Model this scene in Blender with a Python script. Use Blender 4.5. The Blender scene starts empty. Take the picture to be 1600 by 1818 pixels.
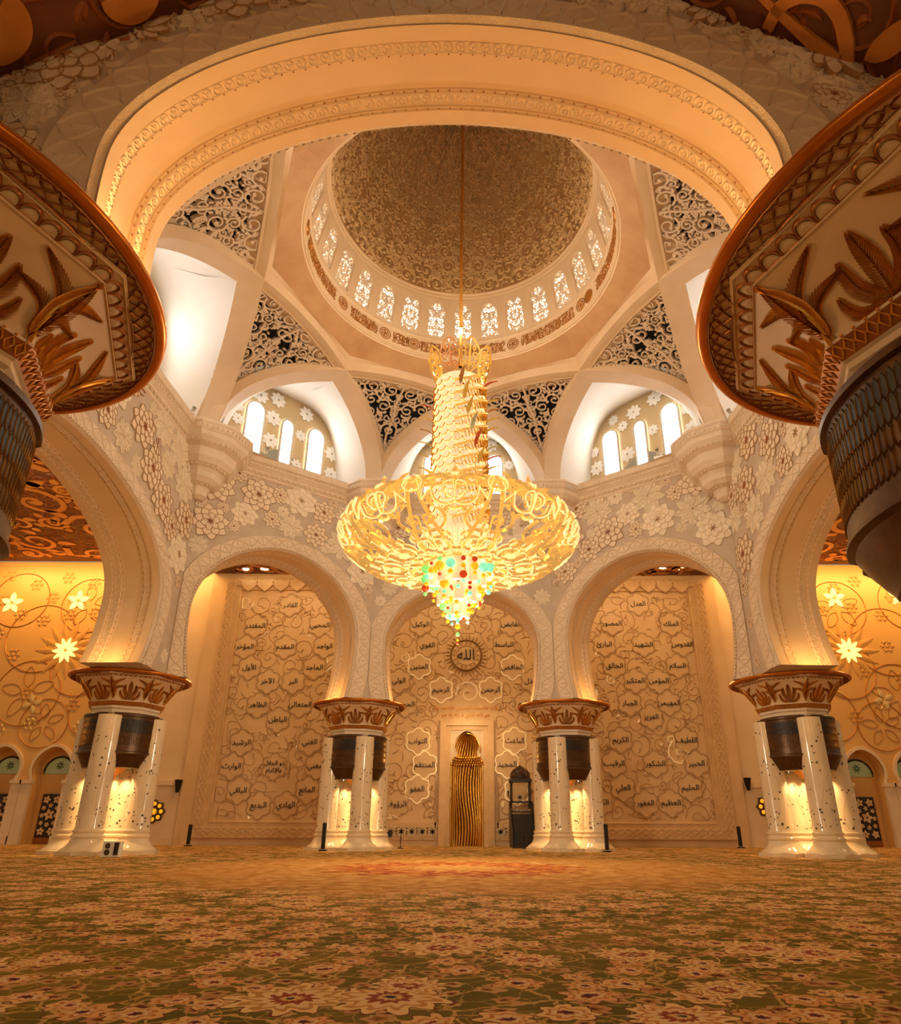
import bpy, math, random
import numpy as np
from mathutils import Vector, Matrix
PI = math.pi
rng = random.Random(7)
SC = bpy.context.scene
COL = SC.collection

# ------------------------------------------------------------------ camera
F_PX, CX, CY, PITCH, ROLL = 1176.1, 833.4, 1001.6, 0.38, -0.0038
CAM = np.array([0.3875, -22.755, 1.0])
cd = bpy.data.cameras.new('camera')
cam = bpy.data.objects.new('camera', cd)
COL.objects.link(cam)
cd.sensor_fit = 'VERTICAL'
cd.sensor_height = 36.0
cd.lens = 36.0 * F_PX / 1818.0
cd.shift_x = -(CX - 800.0) / 1818.0
cd.shift_y = (CY - 909.0) / 1818.0
cd.clip_start, cd.clip_end = 0.1, 300
cam.matrix_world = (Matrix.Translation(Vector(CAM)) @ Matrix.Rotation(PI / 2 + PITCH, 4, 'X')
                    @ Matrix.Rotation(-ROLL, 4, 'Z'))
SC.camera = cam
vs = SC.view_settings
vs.view_transform, vs.look, vs.gamma, vs.exposure = 'Standard', 'None', 1.0, -0.12
vs.use_curve_mapping = False
cy = SC.cycles
cy.use_denoising = True
cy.use_adaptive_sampling, cy.adaptive_threshold, cy.adaptive_min_samples = True, 0.15, 16
cy.max_bounces, cy.diffuse_bounces, cy.glossy_bounces, cy.transmission_bounces = 4, 3, 2, 2
cy.sample_clamp_indirect = 6.0
cy.caustics_reflective = cy.caustics_refractive = False

# ------------------------------------------------------------------ world: the dim warm rest of the prayer hall
wd = bpy.data.worlds.new('hall_world')
SC.world = wd
wd.use_nodes = True
wd.node_tree.nodes['Background'].inputs[0].default_value = (1.0, 0.72, 0.42, 1)
wd.node_tree.nodes['Background'].inputs[1].default_value = 0.36


def light(name, kind, loc, energy, col, size=0.3, to=None, spot=None, blend=0.5, sy=None):
    ld = bpy.data.lights.new(name, kind)
    ld.energy, ld.color = energy, col
    if kind == 'AREA':
        ld.size = size
        if sy:
            ld.shape = 'RECTANGLE'
            ld.size_y = sy
    else:
        ld.shadow_soft_size = size
    if kind == 'SPOT':
        ld.spot_size, ld.spot_blend = spot, blend
    o = bpy.data.objects.new(name, ld)
    o.location = loc
    if to is not None:
        o.rotation_euler = (Vector(to) - Vector(loc)).to_track_quat('-Z', 'Y').to_euler()
    COL.objects.link(o)
    return o


WARM = (1.0, 0.66, 0.30)
AMBER = (1.0, 0.54, 0.16)
SOFT = (1.0, 0.80, 0.55)

# ------------------------------------------------------------------ materials
MATS = {}


def nd(nt, typ, ins=None, **props):
    n = nt.nodes.new(typ)
    for k, v in props.items():
        setattr(n, k, v)
    for k, v in (ins or {}).items():
        s = n.inputs[k]
        if isinstance(v, bpy.types.NodeSocket):
            nt.links.new(v, s)
        else:
            s.default_value = v
    return n


def mth(nt, op, a, b=0.0, c=0.0):
    n = nt.nodes.new('ShaderNodeMath')
    n.operation = op
    for i, v in enumerate((a, b, c)):
        if isinstance(v, bpy.types.NodeSocket):
            nt.links.new(v, n.inputs[i])
        else:
            n.inputs[i].default_value = v
    return n.outputs[0]


def mixc(nt, f, a, b):
    n = nt.nodes.new('ShaderNodeMix')
    n.data_type = 'RGBA'
    for s, v in ((n.inputs[0], f), (n.inputs[6], a), (n.inputs[7], b)):
        if isinstance(v, bpy.types.NodeSocket):
            nt.links.new(v, s)
        elif s is n.inputs[0]:
            s.default_value = v
        else:
            s.default_value = (*v, 1)
    return n.outputs[2]


def lin(r, g, b):
    f = lambda c: ((c / 255 + 0.055) / 1.055) ** 2.4 if c > 10 else c / 255 / 12.92
    return (f(r), f(g), f(b))


def mat(name, col, rough=0.5, metal=0.0, col2=None, nscale=3.0, emit=None, estr=0.0, bump=None, spec=0.5, trans=0.0):
    """col/col2 mixed by noise; bump=(kind, scale, strength)"""
    m = bpy.data.materials.new(name)
    m.use_nodes = True
    nt = m.node_tree
    p = nt.nodes['Principled BSDF']
    p.inputs['Base Color'].default_value = (*col, 1)
    p.inputs['Roughness'].default_value = rough
    p.inputs['Metallic'].default_value = metal
    p.inputs['Specular IOR Level'].default_value = spec
    if trans:
        p.inputs['Transmission Weight'].default_value = trans
    tc = nt.nodes.new('ShaderNodeTexCoord')
    if col2 is not None:
        no = nd(nt, 'ShaderNodeTexNoise', {'Vector': tc.outputs['Object'], 'Scale': nscale, 'Detail': 5.0})
        r = nd(nt, 'ShaderNodeMapRange', {0: no.outputs[0], 1: 0.35, 2: 0.65})
        nt.links.new(mixc(nt, r.outputs[0], col, col2), p.inputs['Base Color'])
    if emit is not None:
        p.inputs['Emission Color'].default_value = (*emit, 1)
        p.inputs['Emission Strength'].default_value = estr
    if bump:
        kind, sc_, st = bump
        if kind == 'noise':
            h = nd(nt, 'ShaderNodeTexNoise', {'Vector': tc.outputs['Object'], 'Scale': sc_, 'Detail': 4.0}).outputs[0]
        elif kind == 'carve':
            no = nd(nt, 'ShaderNodeTexNoise', {'Vector': tc.outputs['Object'], 'Scale': sc_ * 0.8, 'Detail': 1.0})
            ad = nd(nt, 'ShaderNodeVectorMath', {0: tc.outputs['Object'], 1: no.outputs[1]}, operation='ADD')
            v = nd(nt, 'ShaderNodeTexVoronoi', {'Vector': ad.outputs[0], 'Scale': sc_}, feature='DISTANCE_TO_EDGE')
            h = mth(nt, 'MINIMUM', v.outputs[0], 0.12)
        else:
            v = nd(nt, 'ShaderNodeTexVoronoi', {'Vector': tc.outputs['Object'], 'Scale': sc_}, feature='F1')
            h = v.outputs[0]
        b = nd(nt, 'ShaderNodeBump', {'Strength': st, 'Distance': 0.05, 'Height': h})
        nt.links.new(b.outputs[0], p.inputs['Normal'])
    if emit is not None and not name.startswith('daylight'):
        m.cycles.emission_sampling = 'NONE'
    MATS[name] = m
    return m


mat('stone', lin(232, 212, 186), 0.55, col2=lin(222, 200, 174), nscale=0.9)
mat('stone_smooth', lin(228, 200, 164), 0.5, col2=lin(219, 190, 153), nscale=0.5)
mat('stone_carved', lin(234, 214, 190), 0.6, bump=('carve', 3.2, 0.5), col2=lin(226, 204, 178), nscale=1.5)
mat('stone_fine', lin(230, 208, 180), 0.6, bump=('carve', 6.0, 0.6), col2=lin(221, 198, 168), nscale=2)
mat('wall_ground', lin(202, 182, 160), 0.6, col2=lin(192, 170, 146), nscale=2)
mat('petal', lin(236, 216, 188), 0.5, col2=lin(228, 206, 176), nscale=4)
mat('petal_pale', lin(238, 222, 198), 0.5, col2=lin(230, 212, 186), nscale=4)
mat('petal_line', lin(186, 146, 100), 0.55, col2=lin(170, 128, 84), nscale=8)
mat('petal_line_pale', lin(246, 232, 208), 0.5)
mat('rust', lin(176, 106, 64), 0.5)
mat('white_paint', lin(246, 242, 236), 0.7, col2=lin(240, 235, 228), nscale=0.4)
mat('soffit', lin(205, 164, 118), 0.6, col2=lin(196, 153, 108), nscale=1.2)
mat('rib_stone', lin(228, 200, 164), 0.55, col2=lin(219, 190, 153), nscale=0.6)
mat('lattice', lin(226, 204, 178), 0.55)
mat('night_blue', lin(34, 44, 58), 0.6, col2=lin(26, 34, 46), nscale=1)
mat('dome_ground', lin(172, 130, 80), 0.7, col2=lin(158, 117, 70), nscale=2)
mat('dome_relief', lin(222, 188, 138), 0.55, col2=lin(212, 177, 126), nscale=3)
mat('gold', (0.95, 0.58, 0.15), 0.26, 1.0, col2=(0.86, 0.48, 0.10), nscale=6)
mat('gold_leaf', lin(232, 164, 72), 0.38, 0.25, col2=lin(214, 138, 52), nscale=7)
mat('gold_leaf_dark', lin(172, 106, 46), 0.42, 0.4, col2=lin(152, 90, 36), nscale=7)
mat('gold_ink', lin(226, 158, 14), 0.4)
mat('ring_script', lin(172, 112, 40), 0.4, 0.35)
mat('rim_gold', lin(210, 130, 44), 0.3, 0.7, col2=lin(196, 112, 32), nscale=3)
mat('marble', lin(234, 214, 182), 0.14, col2=lin(226, 204, 170), nscale=1.3, spec=0.6)
mat('inlay', lin(74, 58, 42), 0.25)
mat('vine_inlay', lin(196, 164, 112), 0.3, 0.3)
mat('bronze', lin(92, 62, 34), 0.34, 0.5, col2=lin(72, 48, 26), nscale=9)
mat('bronze_line', lin(170, 128, 70), 0.3, 0.9)
mat('black_metal', lin(20, 22, 24), 0.35, 0.3)
mat('black', lin(16, 15, 15), 0.45)
mat('dark_wood', lin(52, 34, 24), 0.4, col2=lin(38, 24, 16), nscale=9)
mat('wood_lattice', lin(120, 78, 44), 0.4, 0.3)
mat('ink', lin(44, 34, 28), 0.5)
mat('qibla', lin(224, 190, 144), 0.42, col2=lin(216, 180, 134), nscale=0.8)
mat('qibla_relief', lin(222, 190, 146), 0.35)
mat('qibla_vine', lin(184, 146, 98), 0.45)
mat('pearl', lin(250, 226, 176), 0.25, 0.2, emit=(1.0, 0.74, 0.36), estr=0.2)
mat('qibla_frame', lin(220, 184, 136), 0.45, bump=('carve', 2.2, 0.8), col2=lin(210, 173, 126), nscale=2)
mat('glitter', lin(236, 216, 180), 0.16, 0.35, bump=('noise', 40, 0.6))
mat('gold_wall', lin(226, 180, 112), 0.4, col2=lin(217, 168, 98), nscale=0.25)
mat('gold_wall_leaf', lin(214, 162, 88), 0.4)
mat('gold_line', lin(178, 112, 40), 0.35, 0.4)
mat('mosaic', lin(240, 214, 150), 0.2, 0.3, bump=('noise', 30, 0.5))
mat('lit_star', lin(255, 230, 150), 0.4, emit=(1.0, 0.70, 0.22), estr=1.5)
mat('ceiling_brown', lin(112, 62, 30), 0.55, col2=lin(94, 50, 24), nscale=1.4)
mat('ceiling_scroll', lin(206, 140, 66), 0.4, 0.2, col2=lin(192, 124, 54), nscale=2)
mat('ceiling_vine', lin(150, 84, 36), 0.5)
mat('daylight', (1, 1, 1), 0.5, emit=(1.0, 0.97, 0.92), estr=7.0)
mat('daylight_soft', (1, 1, 1), 0.5, emit=(1.0, 0.95, 0.84), estr=2.6)
mat('window_bar', lin(206, 196, 178), 0.5)
mat('star_white', lin(250, 248, 244), 0.5)
mat('niche_tan', lin(206, 180, 136), 0.6)
mat('bulb', (1, 1, 1), 0.4, emit=(1.0, 0.82, 0.5), estr=14)
mat('glow_tile', lin(255, 240, 200), 0.3, emit=(1.0, 0.74, 0.40), estr=0.62)
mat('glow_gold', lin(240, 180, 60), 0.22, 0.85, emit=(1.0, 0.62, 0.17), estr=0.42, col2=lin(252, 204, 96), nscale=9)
mat('glow_pearl', lin(255, 236, 180), 0.25, 0.2, emit=(1.0, 0.76, 0.34), estr=0.75)
mat('crystal', lin(255, 244, 214), 0.15, 0.0, emit=(1.0, 0.78, 0.45), estr=0.5)
for n_, c_, e_ in (('ball_red', (196, 62, 30), 0.55), ('ball_amber', (236, 166, 30), 0.9), ('ball_green', (126, 226, 120), 0.8),
                   ('ball_aqua', (120, 226, 190), 0.85), ('ball_clear', (250, 232, 180), 1.3)):
    mat(n_, lin(*c_), 0.12, 0.0, emit=lin(*c_), estr=e_)
for n_, c_ in (('blade_gold', (226, 176, 70)), ('blade_red', (206, 84, 40)), ('blade_copper', (186, 116, 50)), ('blade_pale', (196, 190, 130))):
    mat(n_, lin(*c_), 0.25, 0.4, emit=lin(*c_), estr=0.25)
mat('door_dark', lin(48, 32, 22), 0.35)
mat('door_star', lin(232, 206, 160), 0.3)
mat('glass_green', lin(160, 170, 130), 0.15, emit=lin(150, 150, 90), estr=0.12)
mat('glass_leaf', lin(70, 84, 56), 0.3)
mat('plastic_white', lin(236, 232, 222), 0.4)


def carpet_material():
    m = bpy.data.materials.new('carpet')
    m.use_nodes = True
    nt = m.node_tree
    p = nt.nodes['Principled BSDF']
    p.inputs['Roughness'].default_value = 0.95
    p.inputs['Specular IOR Level'].default_value = 0.1
    tc = nt.nodes.new('ShaderNodeTexCoord').outputs['Object']
    warp = nd(nt, 'ShaderNodeTexNoise', {'Vector': tc, 'Scale': 5.0, 'Detail': 2.0}).outputs[1]
    wv = nd(nt, 'ShaderNodeVectorMath', {0: warp, 1: (0.5, 0.5, 0.5)}, operation='SUBTRACT').outputs[0]
    wv = nd(nt, 'ShaderNodeVectorMath', {0: wv, 'Scale': 0.16}, operation='SCALE').outputs[0]
    pos = nd(nt, 'ShaderNodeVectorMath', {0: tc, 1: wv}, operation='ADD').outputs[0]
    fine = nd(nt, 'ShaderNodeTexNoise', {'Vector': tc, 'Scale': 55.0, 'Detail': 2.0}).outputs[0]
    big = nd(nt, 'ShaderNodeTexNoise', {'Vector': tc, 'Scale': 0.5, 'Detail': 3.0}).outputs[0]
    ground = mixc(nt, nd(nt, 'ShaderNodeMapRange', {0: big, 1: 0.35, 2: 0.65}).outputs[0], lin(102, 94, 24), lin(146, 120, 36))
    ground = mixc(nt, nd(nt, 'ShaderNodeMapRange', {0: fine, 1: 0.3, 2: 0.7, 3: 0.0, 4: 0.4}).outputs[0], ground, lin(76, 62, 14))
    col = ground
    # curling vines
    w = nd(nt, 'ShaderNodeTexVoronoi', {'Vector': pos, 'Scale': 2.1}, feature='DISTANCE_TO_EDGE').outputs[0]
    col = mixc(nt, mth(nt, 'LESS_THAN', w, 0.022), col, lin(214, 168, 92))
    w2 = nd(nt, 'ShaderNodeTexVoronoi', {'Vector': pos, 'Scale': 4.6}, feature='DISTANCE_TO_EDGE').outputs[0]
    col = mixc(nt, mth(nt, 'LESS_THAN', w2, 0.024), col, lin(178, 142, 64))

    def blossoms(col, scale, petals, rad, cols, seed, keep):
        v0 = nd(nt, 'ShaderNodeVectorMath', {0: pos, 1: (seed, seed * 1.7, 0)}, operation='ADD').outputs[0]
        v = nd(nt, 'ShaderNodeTexVoronoi', {'Vector': v0, 'Scale': scale, 'Randomness': 0.8}, feature='F1', voronoi_dimensions='2D')
        loc = nd(nt, 'ShaderNodeVectorMath', {0: v0, 1: v.outputs['Position']}, operation='SUBTRACT').outputs[0]
        se = nd(nt, 'ShaderNodeSeparateXYZ', {0: loc})
        rc = nd(nt, 'ShaderNodeSeparateColor', {0: v.outputs['Color']})
        ang = mth(nt, 'ARCTAN2', se.outputs[1], se.outputs[0])
        r = mth(nt, 'MULTIPLY', nd(nt, 'ShaderNodeVectorMath', {0: loc}, operation='LENGTH').outputs['Value'], scale)
        wob = mth(nt, 'COSINE', mth(nt, 'MULTIPLY_ADD', ang, petals, mth(nt, 'MULTIPLY', rc.outputs[0], 6.28)))
        size = mth(nt, 'MULTIPLY_ADD', rc.outputs[1], 0.5, 0.7)
        rr = mth(nt, 'DIVIDE', r, mth(nt, 'MULTIPLY', size, mth(nt, 'MULTIPLY_ADD', wob, 0.17, 1.0)))
        on = mth(nt, 'LESS_THAN', rc.outputs[2], keep)
        for k, c in cols:
            c1 = c
            if isinstance(c[0], tuple):
                c1 = mixc(nt, rc.outputs[0], c[0], c[1])
            col = mixc(nt, mth(nt, 'MULTIPLY', on, mth(nt, 'LESS_THAN', rr, rad * k)), col, c1)
        return col
    col = blossoms(col, 4.2, 5, 0.36, [(1.0, (lin(214, 170, 104), lin(206, 142, 92))), (0.55, lin(170, 112, 52)), (0.3, lin(96, 44, 30))], 3.3, 0.7)
    col = blossoms(col, 2.3, 7, 0.36, [(1.05, lin(122, 62, 36)), (0.97, (lin(244, 204, 132), lin(230, 164, 98))), (0.66, lin(204, 128, 66)),
                                       (0.52, lin(236, 196, 138)), (0.26, lin(142, 52, 40)), (0.13, lin(40, 44, 66))], 0.4, 0.75)
    col = blossoms(col, 1.05, 12, 0.34, [(1.04, lin(126, 66, 36)), (0.98, lin(246, 206, 138)), (0.78, (lin(220, 142, 88), lin(204, 148, 76))),
                                         (0.62, lin(240, 200, 140)), (0.38, lin(160, 70, 48)), (0.2, lin(230, 180, 110)), (0.09, lin(44, 46, 64))], 8.1, 0.62)
    # central medallion woven into the carpet
    cen = nd(nt, 'ShaderNodeVectorMath', {0: pos, 1: (0.0, -2.8, 0.0)}, operation='SUBTRACT').outputs[0]
    rr = nd(nt, 'ShaderNodeVectorMath', {0: cen}, operation='LENGTH').outputs['Value']
    se = nd(nt, 'ShaderNodeSeparateXYZ', {0: cen})
    an = mth(nt, 'ARCTAN2', se.outputs[1], se.outputs[0])
    lob = mth(nt, 'MULTIPLY', mth(nt, 'COSINE', mth(nt, 'MULTIPLY', an, 16.0)), 0.45)
    rl = mth(nt, 'ADD', rr, lob)
    n3 = nd(nt, 'ShaderNodeTexNoise', {'Vector': pos, 'Scale': 3.0, 'Detail': 4.0}).outputs[0]
    pale = mixc(nt, nd(nt, 'ShaderNodeMapRange', {0: n3, 1: 0.4, 2: 0.6}).outputs[0], lin(226, 170, 96), lin(190, 124, 52))
    fade = nd(nt, 'ShaderNodeMapRange', {0: rl, 1: 8.6, 2: 7.2, 3: 0.0, 4: 0.82}).outputs[0]
    col = mixc(nt, fade, col, pale)
    redm = mth(nt, 'MULTIPLY', mth(nt, 'LESS_THAN', rl, 3.4), mth(nt, 'GREATER_THAN', rl, 1.5))
    redc = mixc(nt, nd(nt, 'ShaderNodeMapRange', {0: n3, 1: 0.46, 2: 0.54}).outputs[0], lin(158, 66, 32), lin(214, 138, 70))
    col = mixc(nt, mth(nt, 'MULTIPLY', redm, 0.95), col, redc)
    nt.links.new(col, p.inputs['Base Color'])
    pile = nd(nt, 'ShaderNodeTexNoise', {'Vector': tc, 'Scale': 120.0, 'Detail': 2.0}).outputs[0]
    b = nd(nt, 'ShaderNodeBump', {'Strength': 0.6, 'Distance': 0.02, 'Height': pile})
    nt.links.new(b.outputs[0], p.inputs['Normal'])
    MATS['carpet'] = m


carpet_material()

# ------------------------------------------------------------------ mesh helpers


class MB:
    def __init__(s):
        s.V, s.Q, s.T, s.n = [], [], [], 0
        s.qm, s.tm = [], []

    def add(s, v, q=None, t=None, m=0):
        v = np.asarray(v, float).reshape(-1, 3)
        if q is not None and len(q):
            q = np.asarray(q, int).reshape(-1, 4) + s.n
            s.Q.append(q)
            s.qm.append(np.full(len(q), m))
        if t is not None and len(t):
            t = np.asarray(t, int).reshape(-1, 3) + s.n
            s.T.append(t)
            s.tm.append(np.full(len(t), m))
        s.V.append(v)
        s.n += len(v)
        return s

    def grid(s, P, cu=False, cv=False, m=0, flip=False):
        P = np.asarray(P, float)
        a, b = P.shape[:2]
        i = np.arange(a if cu else a - 1)
        j = np.arange(b if cv else b - 1)
        I, J = np.meshgrid(i, j, indexing='ij')
        I2, J2 = (I + 1) % a, (J + 1) % b
        q = np.stack([I * b + J, I2 * b + J, I2 * b + J2, I * b + J2], -1).reshape(-1, 4)
        if flip:
            q = q[:, ::-1]
        return s.add(P.reshape(-1, 3), q, m=m)

    def box(s, c, d, rz=0.0, m=0):
        x, y, z = np.array(d) / 2
        v = np.array([(-x, -y, -z), (x, -y, -z), (x, y, -z), (-x, y, -z), (-x, -y, z), (x, -y, z), (x, y, z), (-x, y, z)])
        ca, sa = math.cos(rz), math.sin(rz)
        v = np.stack([v[:, 0] * ca - v[:, 1] * sa, v[:, 0] * sa + v[:, 1] * ca, v[:, 2]], 1) + np.array(c)
        return s.add(v, [(0, 3, 2, 1), (4, 5, 6, 7), (0, 1, 5, 4), (1, 2, 6, 5), (2, 3, 7, 6), (3, 0, 4, 7)], m=m)

    def lathe(s, prof, n=32, c=(0, 0, 0), a0=0.0, a1=2 * PI, m=0, oct_=False, flip=False):
        full = abs(a1 - a0 - 2 * PI) < 1e-6
        a = np.linspace(a0, a1, n, endpoint=False) if full else np.linspace(a0, a1, n)
        pr = np.asarray(prof, float)
        P = np.stack([np.outer(np.cos(a), pr[:, 0]), np.outer(np.sin(a), pr[:, 0]), np.tile(pr[:, 1], (len(a), 1))], -1) + np.array(c)
        return s.grid(P, cu=full, m=m, flip=flip)

    def disc(s, c, r, n=24, up=True, m=0):
        a = np.linspace(0, 2 * PI, n, endpoint=False)
        v = np.vstack([np.array(c)[None], np.stack([np.cos(a) * r, np.sin(a) * r, 0 * a], 1) + np.array(c)])
        t = [(0, 1 + i, 1 + (i + 1) % n) if up else (0, 1 + (i + 1) % n, 1 + i) for i in range(n)]
        return s.add(v, t=t, m=m)

    def tube(s, path, r, n=6, m=0, closed=False):
        p = np.asarray(path, float)
        k = len(p)
        r = np.broadcast_to(np.asarray(r, float), (k,))
        if closed:
            t = np.roll(p, -1, 0) - np.roll(p, 1, 0)
        else:
            t = np.gradient(p, axis=0)
        t /= np.linalg.norm(t, axis=1)[:, None] + 1e-9
        up = np.array([0.0, 0.0, 1.0]) if abs(t[:, 2]).mean() < 0.9 else np.array([1.0, 0.0, 0.0])
        a = np.cross(t, up)
        a /= np.linalg.norm(a, axis=1)[:, None] + 1e-9
        b = np.cross(t, a)
        th = np.linspace(0, 2 * PI, n, endpoint=False)
        P = p[:, None] + r[:, None, None] * (np.cos(th)[None, :, None] * a[:, None] + np.sin(th)[None, :, None] * b[:, None])
        return s.grid(P, cu=closed, cv=True, m=m)

    def ribbons(s, S, W, fmap, h, kind='ridge', m=0, base=0.0):
        """S (k,n,2) centre lines, W (k,n) half widths, drawn on the surface fmap(uv, height)"""
        S, W = np.asarray(S, float), np.asarray(W, float)
        if len(S) == 0:
            return s
        k, n = W.shape
        t = np.gradient(S, axis=1)
        t /= np.linalg.norm(t, axis=2)[..., None] + 1e-9
        nr = np.stack([-t[..., 1], t[..., 0]], -1)
        L, R = S + nr * W[..., None], S - nr * W[..., None]
        if kind == 'ridge':
            rows = [(L, base), (S, h), (R, base)]
        elif kind == 'box':
            rows = [(L, base), (L, h), (R, h), (R, base)]
        else:
            rows = [(L, base), (L, h), (R, h), (R, base), (L, base)]
        P = np.stack([fmap(q.reshape(-1, 2), np.full(k * n, float(hh))).reshape(k, n, 3) for q, hh in rows], 2)
        b = len(rows)
        I, J, K = np.meshgrid(np.arange(k), np.arange(n - 1), np.arange(b - 1), indexing='ij')
        f = lambda i, j, c: (i * n + j) * b + c
        q = np.stack([f(I, J, K), f(I, J, K + 1), f(I, J + 1, K + 1), f(I, J + 1, K)], -1).reshape(-1, 4)
        return s.add(P.reshape(-1, 3), q, m=m)

    def fan(s, poly, fmap, h, dome=0.0, side=True, base=0.0, m=0):
        """one raised piece with outline poly (n,2)"""
        poly = np.asarray(poly, float)
        n = len(poly)
        c = poly.mean(0)
        v = [fmap(poly, np.full(n, float(h))), fmap(c[None], np.array([h + dome]))]
        t = [(i, (i + 1) % n, n) for i in range(n)]
        q = []
        if side:
            v.append(fmap(poly, np.full(n, float(base))))
            q = [(n + 1 + i, n + 1 + (i + 1) % n, (i + 1) % n, i) for i in range(n)]
        return s.add(np.vstack(v), q, t, m=m)

    def mesh(s, name):
        me = bpy.data.meshes.new(name)
        V = np.vstack(s.V) if s.V else np.zeros((0, 3))
        Q = np.vstack(s.Q) if s.Q else np.zeros((0, 4), int)
        T = np.vstack(s.T) if s.T else np.zeros((0, 3), int)
        me.vertices.add(len(V))
        me.vertices.foreach_set('co', V.astype(np.float32).ravel())
        me.loops.add(Q.size + T.size)
        me.loops.foreach_set('vertex_index', np.concatenate([Q.ravel(), T.ravel()]).astype(np.int32))
        me.polygons.add(len(Q) + len(T))
        me.polygons.foreach_set('loop_start', np.concatenate([np.arange(len(Q)) * 4, Q.size + np.arange(len(T)) * 3]).astype(np.int32))
        me.polygons.foreach_set('material_index', np.concatenate(s.qm + s.tm).astype(np.int32) if (s.qm or s.tm) else np.zeros(0, np.int32))
        me.update(calc_edges=True)
        return me


def put(name, me, parent=None, loc=None, rot=None, scale=None, mtx=None):
    o = bpy.data.objects.new(name, me)
    COL.objects.link(o)
    if parent is not None:
        o.parent = parent
    if mtx is not None:
        o.matrix_local = mtx
    else:
        if loc is not None:
            o.location = loc
        if rot is not None:
            o.rotation_euler = rot
        if scale is not None:
            o.scale = scale if hasattr(scale, '__len__') else (scale,) * 3
    return o


def meshof(name, mb, mats, smooth=None):
    me = mb.mesh(name)
    for m in ([mats] if isinstance(mats, str) else mats):
        me.materials.append(MATS[m])
    if smooth:
        me.polygons.foreach_set('use_smooth', np.ones(len(me.polygons), bool))
        if smooth is not True:
            me.set_sharp_from_angle(angle=smooth)
    else:
        me.polygons.foreach_set('use_smooth', np.zeros(len(me.polygons), bool))
    return me


def obj(name, mb, mats, parent=None, smooth=None, **kw):
    return put(name, meshof(name, mb, mats, smooth), parent, **kw)


def struct(o, kind='structure'):
    o['kind'] = kind
    return o


def tag(o, label, cat, group=None, kind=None):
    o['label'], o['category'] = label, cat
    if group:
        o['group'] = group
    if kind:
        o['kind'] = kind
    return o


def empty(name, loc=(0, 0, 0), rz=0.0, parent=None):
    o = bpy.data.objects.new(name, None)
    COL.objects.link(o)
    o.location, o.rotation_euler = loc, (0, 0, rz)
    o.empty_display_size = 0.2
    if parent is not None:
        o.parent = parent
    return o


def plane_map(o, u, v, n):
    o, u, v, n = (np.asarray(k, float) for k in (o, u, v, n))
    return lambda uv, h: o + uv[:, :1] * u + uv[:, 1:2] * v + h[:, None] * n


XY = plane_map((0, 0, 0), (1, 0, 0), (0, 1, 0), (0, 0, 1))
XZ = plane_map((0, 0, 0), (1, 0, 0), (0, 0, 1), (0, -1, 0))      # faces the camera (-Y)

# ------------------------------------------------------------------ ornament generators
NS = 16


def leaf_stroke(p, ang, ln, bend, w):
    t = np.linspace(0, 1, NS)
    a = ang + bend * t
    d = np.stack([np.cos(a), np.sin(a)], 1) * (ln / (NS - 1))
    pts = np.asarray(p) + np.vstack([np.zeros(2), np.cumsum(d, 0)[:-1]])
    return pts, w * np.sin(PI * t ** 0.75) ** 0.9 + 1e-4


def spiral_stroke(c, r, a0, turns, sgn, w, rin=0.16):
    t = np.linspace(0, 1, NS)
    t = t ** 0.9
    a = a0 + sgn * turns * 2 * PI * t
    rr = r * (1 - (1 - rin) * t)
    return np.stack([c[0] + rr * np.cos(a), c[1] + rr * np.sin(a)], 1), w * (1 - 0.45 * t)


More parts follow.
